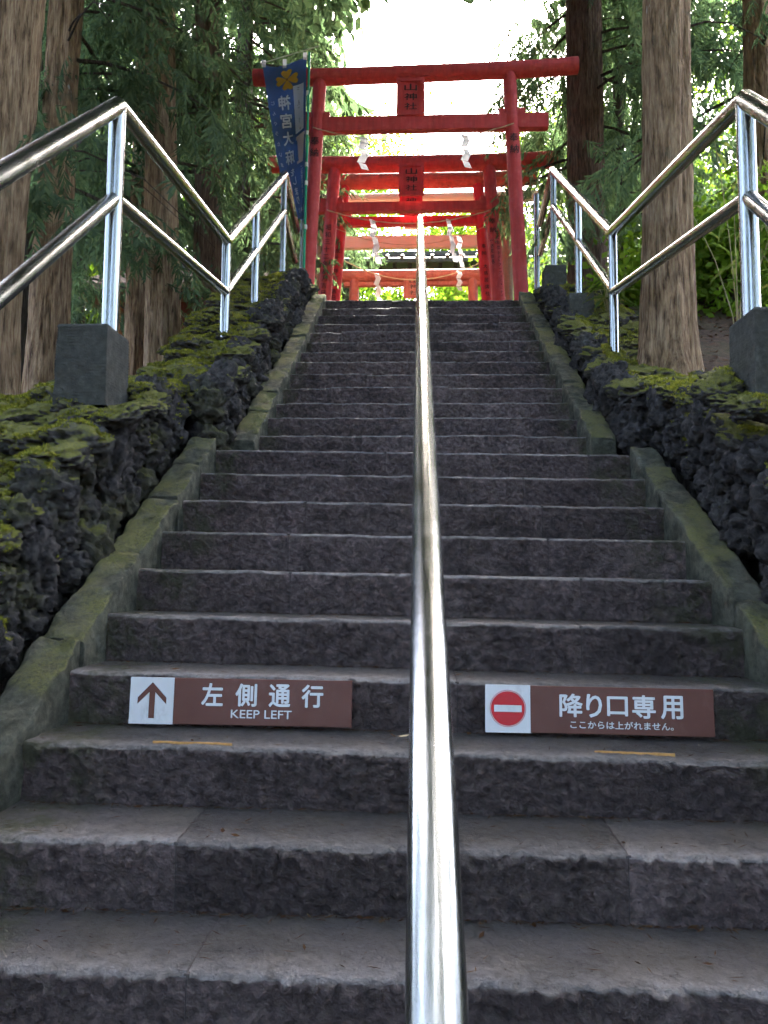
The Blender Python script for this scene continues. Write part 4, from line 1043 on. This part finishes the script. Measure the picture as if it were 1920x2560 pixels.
# broadleaf trees in the sun beyond
def leaf_proto(rng, n, s):
    V = []
    for i in range(n):
        c = rng.normal(0, .16, 3); d = rng.normal(size=3); d[2] -= .3; d /= np.linalg.norm(d); l_ = s*rng.uniform(.7, 1.25)
        s_ = np.cross(d, rng.normal(size=3)); s_ /= np.linalg.norm(s_); s_ *= l_*.30
        V += [c, c+d*l_*.5+s_, c+d*l_, c+d*l_*.5-s_]
    return np.array(V)
LEAFC = [leaf_proto(_fr, 14, .14) for _ in range(6)]
def broadleaf(x, y, h, rx, rz, n, seed, label, zlow=None, sc=1.0, group='broadleaf trees beyond the gates', name='broadleaf_tree'):
    rng = np.random.default_rng(seed); g = G(x, y); base = Vector((x, y, g))
    t = tree_obj(name, base, label, group)
    m = MB(); m.tube([(0, 0, -.1), (.1, 0, h*.3), (-.05, .1, h*.6), (.05, 0, h*.9)], [.16, .12, .08, .03], 9); m.build('trunk', M['bark_dark'], t, True)
    for k in range(6):
        a = rng.uniform(0, 6.28); z = h*rng.uniform(.3, .6); L = rx*rng.uniform(.5, .9)
        m = MB(); m.tube([(0, 0, z), (math.cos(a)*L*.5, math.sin(a)*L*.5, z+.35*L), (math.cos(a)*L, math.sin(a)*L, z+.75*L)], [.06, .04, .015], 6); m.build('limb', M['bark_dark'], t, True)
    # clumpy crown: clusters around sub-centres
    nc = 26; cc = rng.normal(size=(nc, 3)); cc /= np.linalg.norm(cc, axis=1)[:, None]; cc *= (rng.random((nc, 1))**.4)
    cc = cc*np.array([rx, rx, rz])+np.array([0, 0, h-rz])
    k = rng.integers(0, nc, n); q = cc[k]+rng.normal(0, 1, (n, 3))*np.array([.30*rx, .30*rx, .17*rz])
    V = scatter(LEAFC, q, rng.uniform(0, 6.28, n), rng.uniform(-.5, .9, n), rng.uniform(.8, 1.3, n)*sc, rng)
    link('crown', fast_mesh('crown', V, np.arange(len(V)).reshape(-1, 4)), M['broad_leaf'], t)
for i, (x, y, h, rx, rz, lb) in enumerate([
        (-2.4, 30, 9.4, 3.0, 3.8, 'sunlit tree low through the gates left of the middle handrail'),
        (2.8, 31, 9.0, 3.0, 3.8, 'sunlit tree low through the gates right of the middle handrail'),
        (.2, 36, 10.5, 3.4, 4.4, 'far sunlit tree above the pavilion roof in the middle'),
        (-6.0, 24, 12, 3.2, 5.2, 'sunlit broadleaf tree glimpsed between the banner and the reddish trunk'),
        (6.2, 24, 11.5, 3.2, 5.2, 'sunlit broadleaf tree glimpsed between the two big right trunks'),
        (-10.5, 22, 12, 3.4, 5.4, 'sunlit broadleaf tree glimpsed between the two leftmost trunks'),
        (-8.6, 16, 8.5, 2.6, 4.0, 'leafy tree behind the leftmost trunk and handrail'),
        (7.7, 17.5, 9.5, 2.8, 4.6, 'leafy sunlit tree behind the right handrail post'),
        (-3.6, 30, 17.5, 2.7, 7.5, 'tall far tree seen inside the nearest gate left of its plaque'),
        (-6.5, 33, 20, 3.4, 8, 'tallest far tree behind the top of the banner'),
        (5.0, 31, 16.5, 2.9, 7, 'tall far tree behind the right pillar of the nearest gate'),
        (1.9, 36, 15.5, 2.4, 5, 'far tree against the white sky right of the plaque')]):
    broadleaf(x, y, h, rx, rz, 1500, 60+i, lb, sc=1.15)
# low leafy shrubs around the plateau and slopes
for i, (x, y, h, lb) in enumerate([
        (-5.4, 11.4, 1.6, 'shrub in the shade between the two leftmost trunks'), (-3.6, 10.2, 1.1, 'low shrub in front of the small shrine'),
        (3.1, 8.6, 1.0, 'shrub just right of the pale scarred trunk'), (2.9, 7.4, .9, 'shrub behind the bamboo grass on the right'),
        (4.0, 12.5, 1.7, 'shrub between the pale scarred trunk and the broad brown trunk'), (2.9, 17.8, 4.6, 'tall bush right of the farthest small gate'),
        (-3.4, 22.6, 5.2, 'tall bush left of the pavilion behind the gate pillars'), (-1.9, 24.0, 5.4, 'bright bush under the pavilion roof at the left'),
        (.6, 24.4, 5.6, 'bright bush under the pavilion roof right of the plaque'), (2.8, 24.0, 5.4, 'bright bush under the pavilion roof at the right')]):
    far = y > 14
    broadleaf(x, y, h, 1.7 if far else .8, 2.3 if far else .6, 700 if far else 420, 90+i, lb, sc=1.0 if far else .62, group='shrubs under the trees', name='shrub')

# ------------------------------------------------------------------ bamboo grass on the right
def sasa(x, y, h, n, seed, label, group=None):
    rng = np.random.default_rng(seed); z = G(x, y); base = Vector((x, y, z)); t = tag(empty('bamboo_grass', base), label, 'plant', group)
    V = []
    for k in range(n):
        a = rng.uniform(0, 6.28); ln = rng.uniform(.1, .5); hh = h*rng.uniform(.65, 1.1)
        pts = [Vector((math.cos(a)*ln*hh*s_*s_, math.sin(a)*ln*hh*s_*s_, hh*s_-.04)) for s_ in (0, .3, .6, .85, 1)]
        MB().tube(pts, [.005, .0045, .004, .003, .002], 6).build('stem', M['stem'], t, True)
        for q in range(7):
            s_ = rng.uniform(.45, 1.0); p = np.array(pts[-1])*0+np.array([math.cos(a)*ln*hh*s_*s_, math.sin(a)*ln*hh*s_*s_, hh*s_-.04])
            b = rng.uniform(0, 6.28); d = np.array([math.cos(b), math.sin(b), rng.uniform(-.25, .45)]); L = rng.uniform(.13, .24)
            sd_ = np.cross(d, [0, 0, 1]); sd_ /= np.linalg.norm(sd_); w_ = L*.085
            for i in range(4):
                t0, t1 = i/4, (i+1)/4
                wa, wb = [w_*math.sin(math.pi*min(.97, .12+.86*u)) for u in (t0, t1)]
                da, db = [p+d*L*u+np.array([0, 0, -.55*L*u*u]) for u in (t0, t1)]
                V += [da-sd_*wa, da+sd_*wa, db+sd_*wb, db-sd_*wb]
    V = np.array(V); lf = len(V)//16
    F = np.arange(len(V)).reshape(-1, 4)
    link('leaves', fast_mesh('leaves', V, F), M['sasa_leaf'], t)
sasa(2.12, 4.55, .34, 3, 1, 'low bamboo grass tuft at the foot of the pale right trunk')
for i, (x, y, h) in enumerate([(2.45, 4.7, 1.35), (2.62, 5.2, 1.5), (2.75, 4.4, 1.3), (2.35, 5.7, 1.5), (2.95, 5.0, 1.6), (1.62, 6.6, .55), (2.9, 6.0, 1.5)]):
    sasa(x, y, h, 5, 10+i, 'tall thin bamboo grass stems with drying leaves behind the right handrail', 'bamboo grass behind the right handrail')

# ------------------------------------------------------------------ litter
def litter():
    rng = np.random.default_rng(3); P = []; D = []
    for k in range(-1, 9):                       # needles gathered at the back of the treads
        n = 420 if k < 5 else 140
        x = rng.uniform(-W1+.02, W1-.03, n); yb_ = Y0+(k+1)*T1-.012
        y = np.where(rng.random(n) < .75, yb_-np.abs(rng.normal(0, .012, n)), Y0+k*T1+rng.uniform(.03, .27, n))
        z = Z0+k*RISE+.005-.03*min(1, max(0, k/3))*(x+W1)/(2*W1)
        P.append(np.stack([x, y, z], -1)); D.append(np.full(n, 1.0))
    P = np.vstack(P); n = len(P); a = rng.normal(0, .5, n)+np.where(rng.random(n) < .3, 1.5, 0); L = rng.uniform(.006, .022, n); wd = rng.uniform(.0008, .0022, n)
    big = rng.random(n) < .05; L[big] = rng.uniform(.010, .020, big.sum()); wd[big] = L[big]*.35
    d = np.stack([np.cos(a), np.sin(a), rng.normal(0, .12, n)], -1)*L[:, None]; s_ = np.stack([-np.sin(a), np.cos(a), rng.normal(0, .2, n)], -1)*wd[:, None]
    V = np.stack([P-d, P-s_, P+d, P+s_], 1).reshape(-1, 3)
    o = link('needle_litter', fast_mesh('needle_litter', V, np.arange(len(V)).reshape(-1, 4)), M['litter'])
    tag(o, 'brown needles and crumbs caught along the backs of the steps', 'litter', kind='stuff')
    # leaf litter on the banks behind the walls
    n = 9000; x = np.concatenate([rng.uniform(-6, -1.75, n//2), rng.uniform(1.7, 5, n//2)]); y = rng.uniform(2.5, 10, n)
    P = np.stack([x, y, ground_z(x, y)+.012], -1); a = rng.uniform(0, 6.28, n); L = rng.uniform(.012, .045, n)
    d = np.stack([np.cos(a), np.sin(a), rng.normal(0, .25, n)], -1)*L[:, None]; s_ = np.stack([-np.sin(a), np.cos(a), rng.normal(0, .25, n)], -1)*(L*rng.uniform(.15, .5, n))[:, None]
    V = np.stack([P-d, P-s_, P+d, P+s_], 1).reshape(-1, 3)
    o = link('leaf_litter', fast_mesh('leaf_litter', V, np.arange(len(V)).reshape(-1, 4)), M['litter'])
    tag(o, 'reddish brown dead leaves and needles covering the forest floor', 'litter', kind='stuff')
litter()
def fallen_leaf(x, y, z, rz, s, label):
    v = [(-1, 0, .10), (-.5, .42, .0), (.2, .5, .06), (1, .05, .22), (.3, -.42, .05), (-.5, -.38, .02), (0, 0, -.05)]
    v = [(a*s, b*s, c*s) for a, b, c in v]
    o = MB().add(v, [(6, 0, 5), (6, 1, 0), (6, 2, 1), (6, 3, 2), (6, 4, 3), (6, 5, 4)]).build('fallen_leaf', M['rope'], None, loc=(x, y, z)); o.rotation_euler = (0, 0, rz)
    tag(o, label, 'leaf')
fallen_leaf(-.05, 2.41, 1.393, .3, .022, 'dry yellow leaf on the step just left of the middle handrail')
fallen_leaf(.86, 2.44, 1.372, 1.9, .014, 'small pale leaf by the right end of the no entry sign')
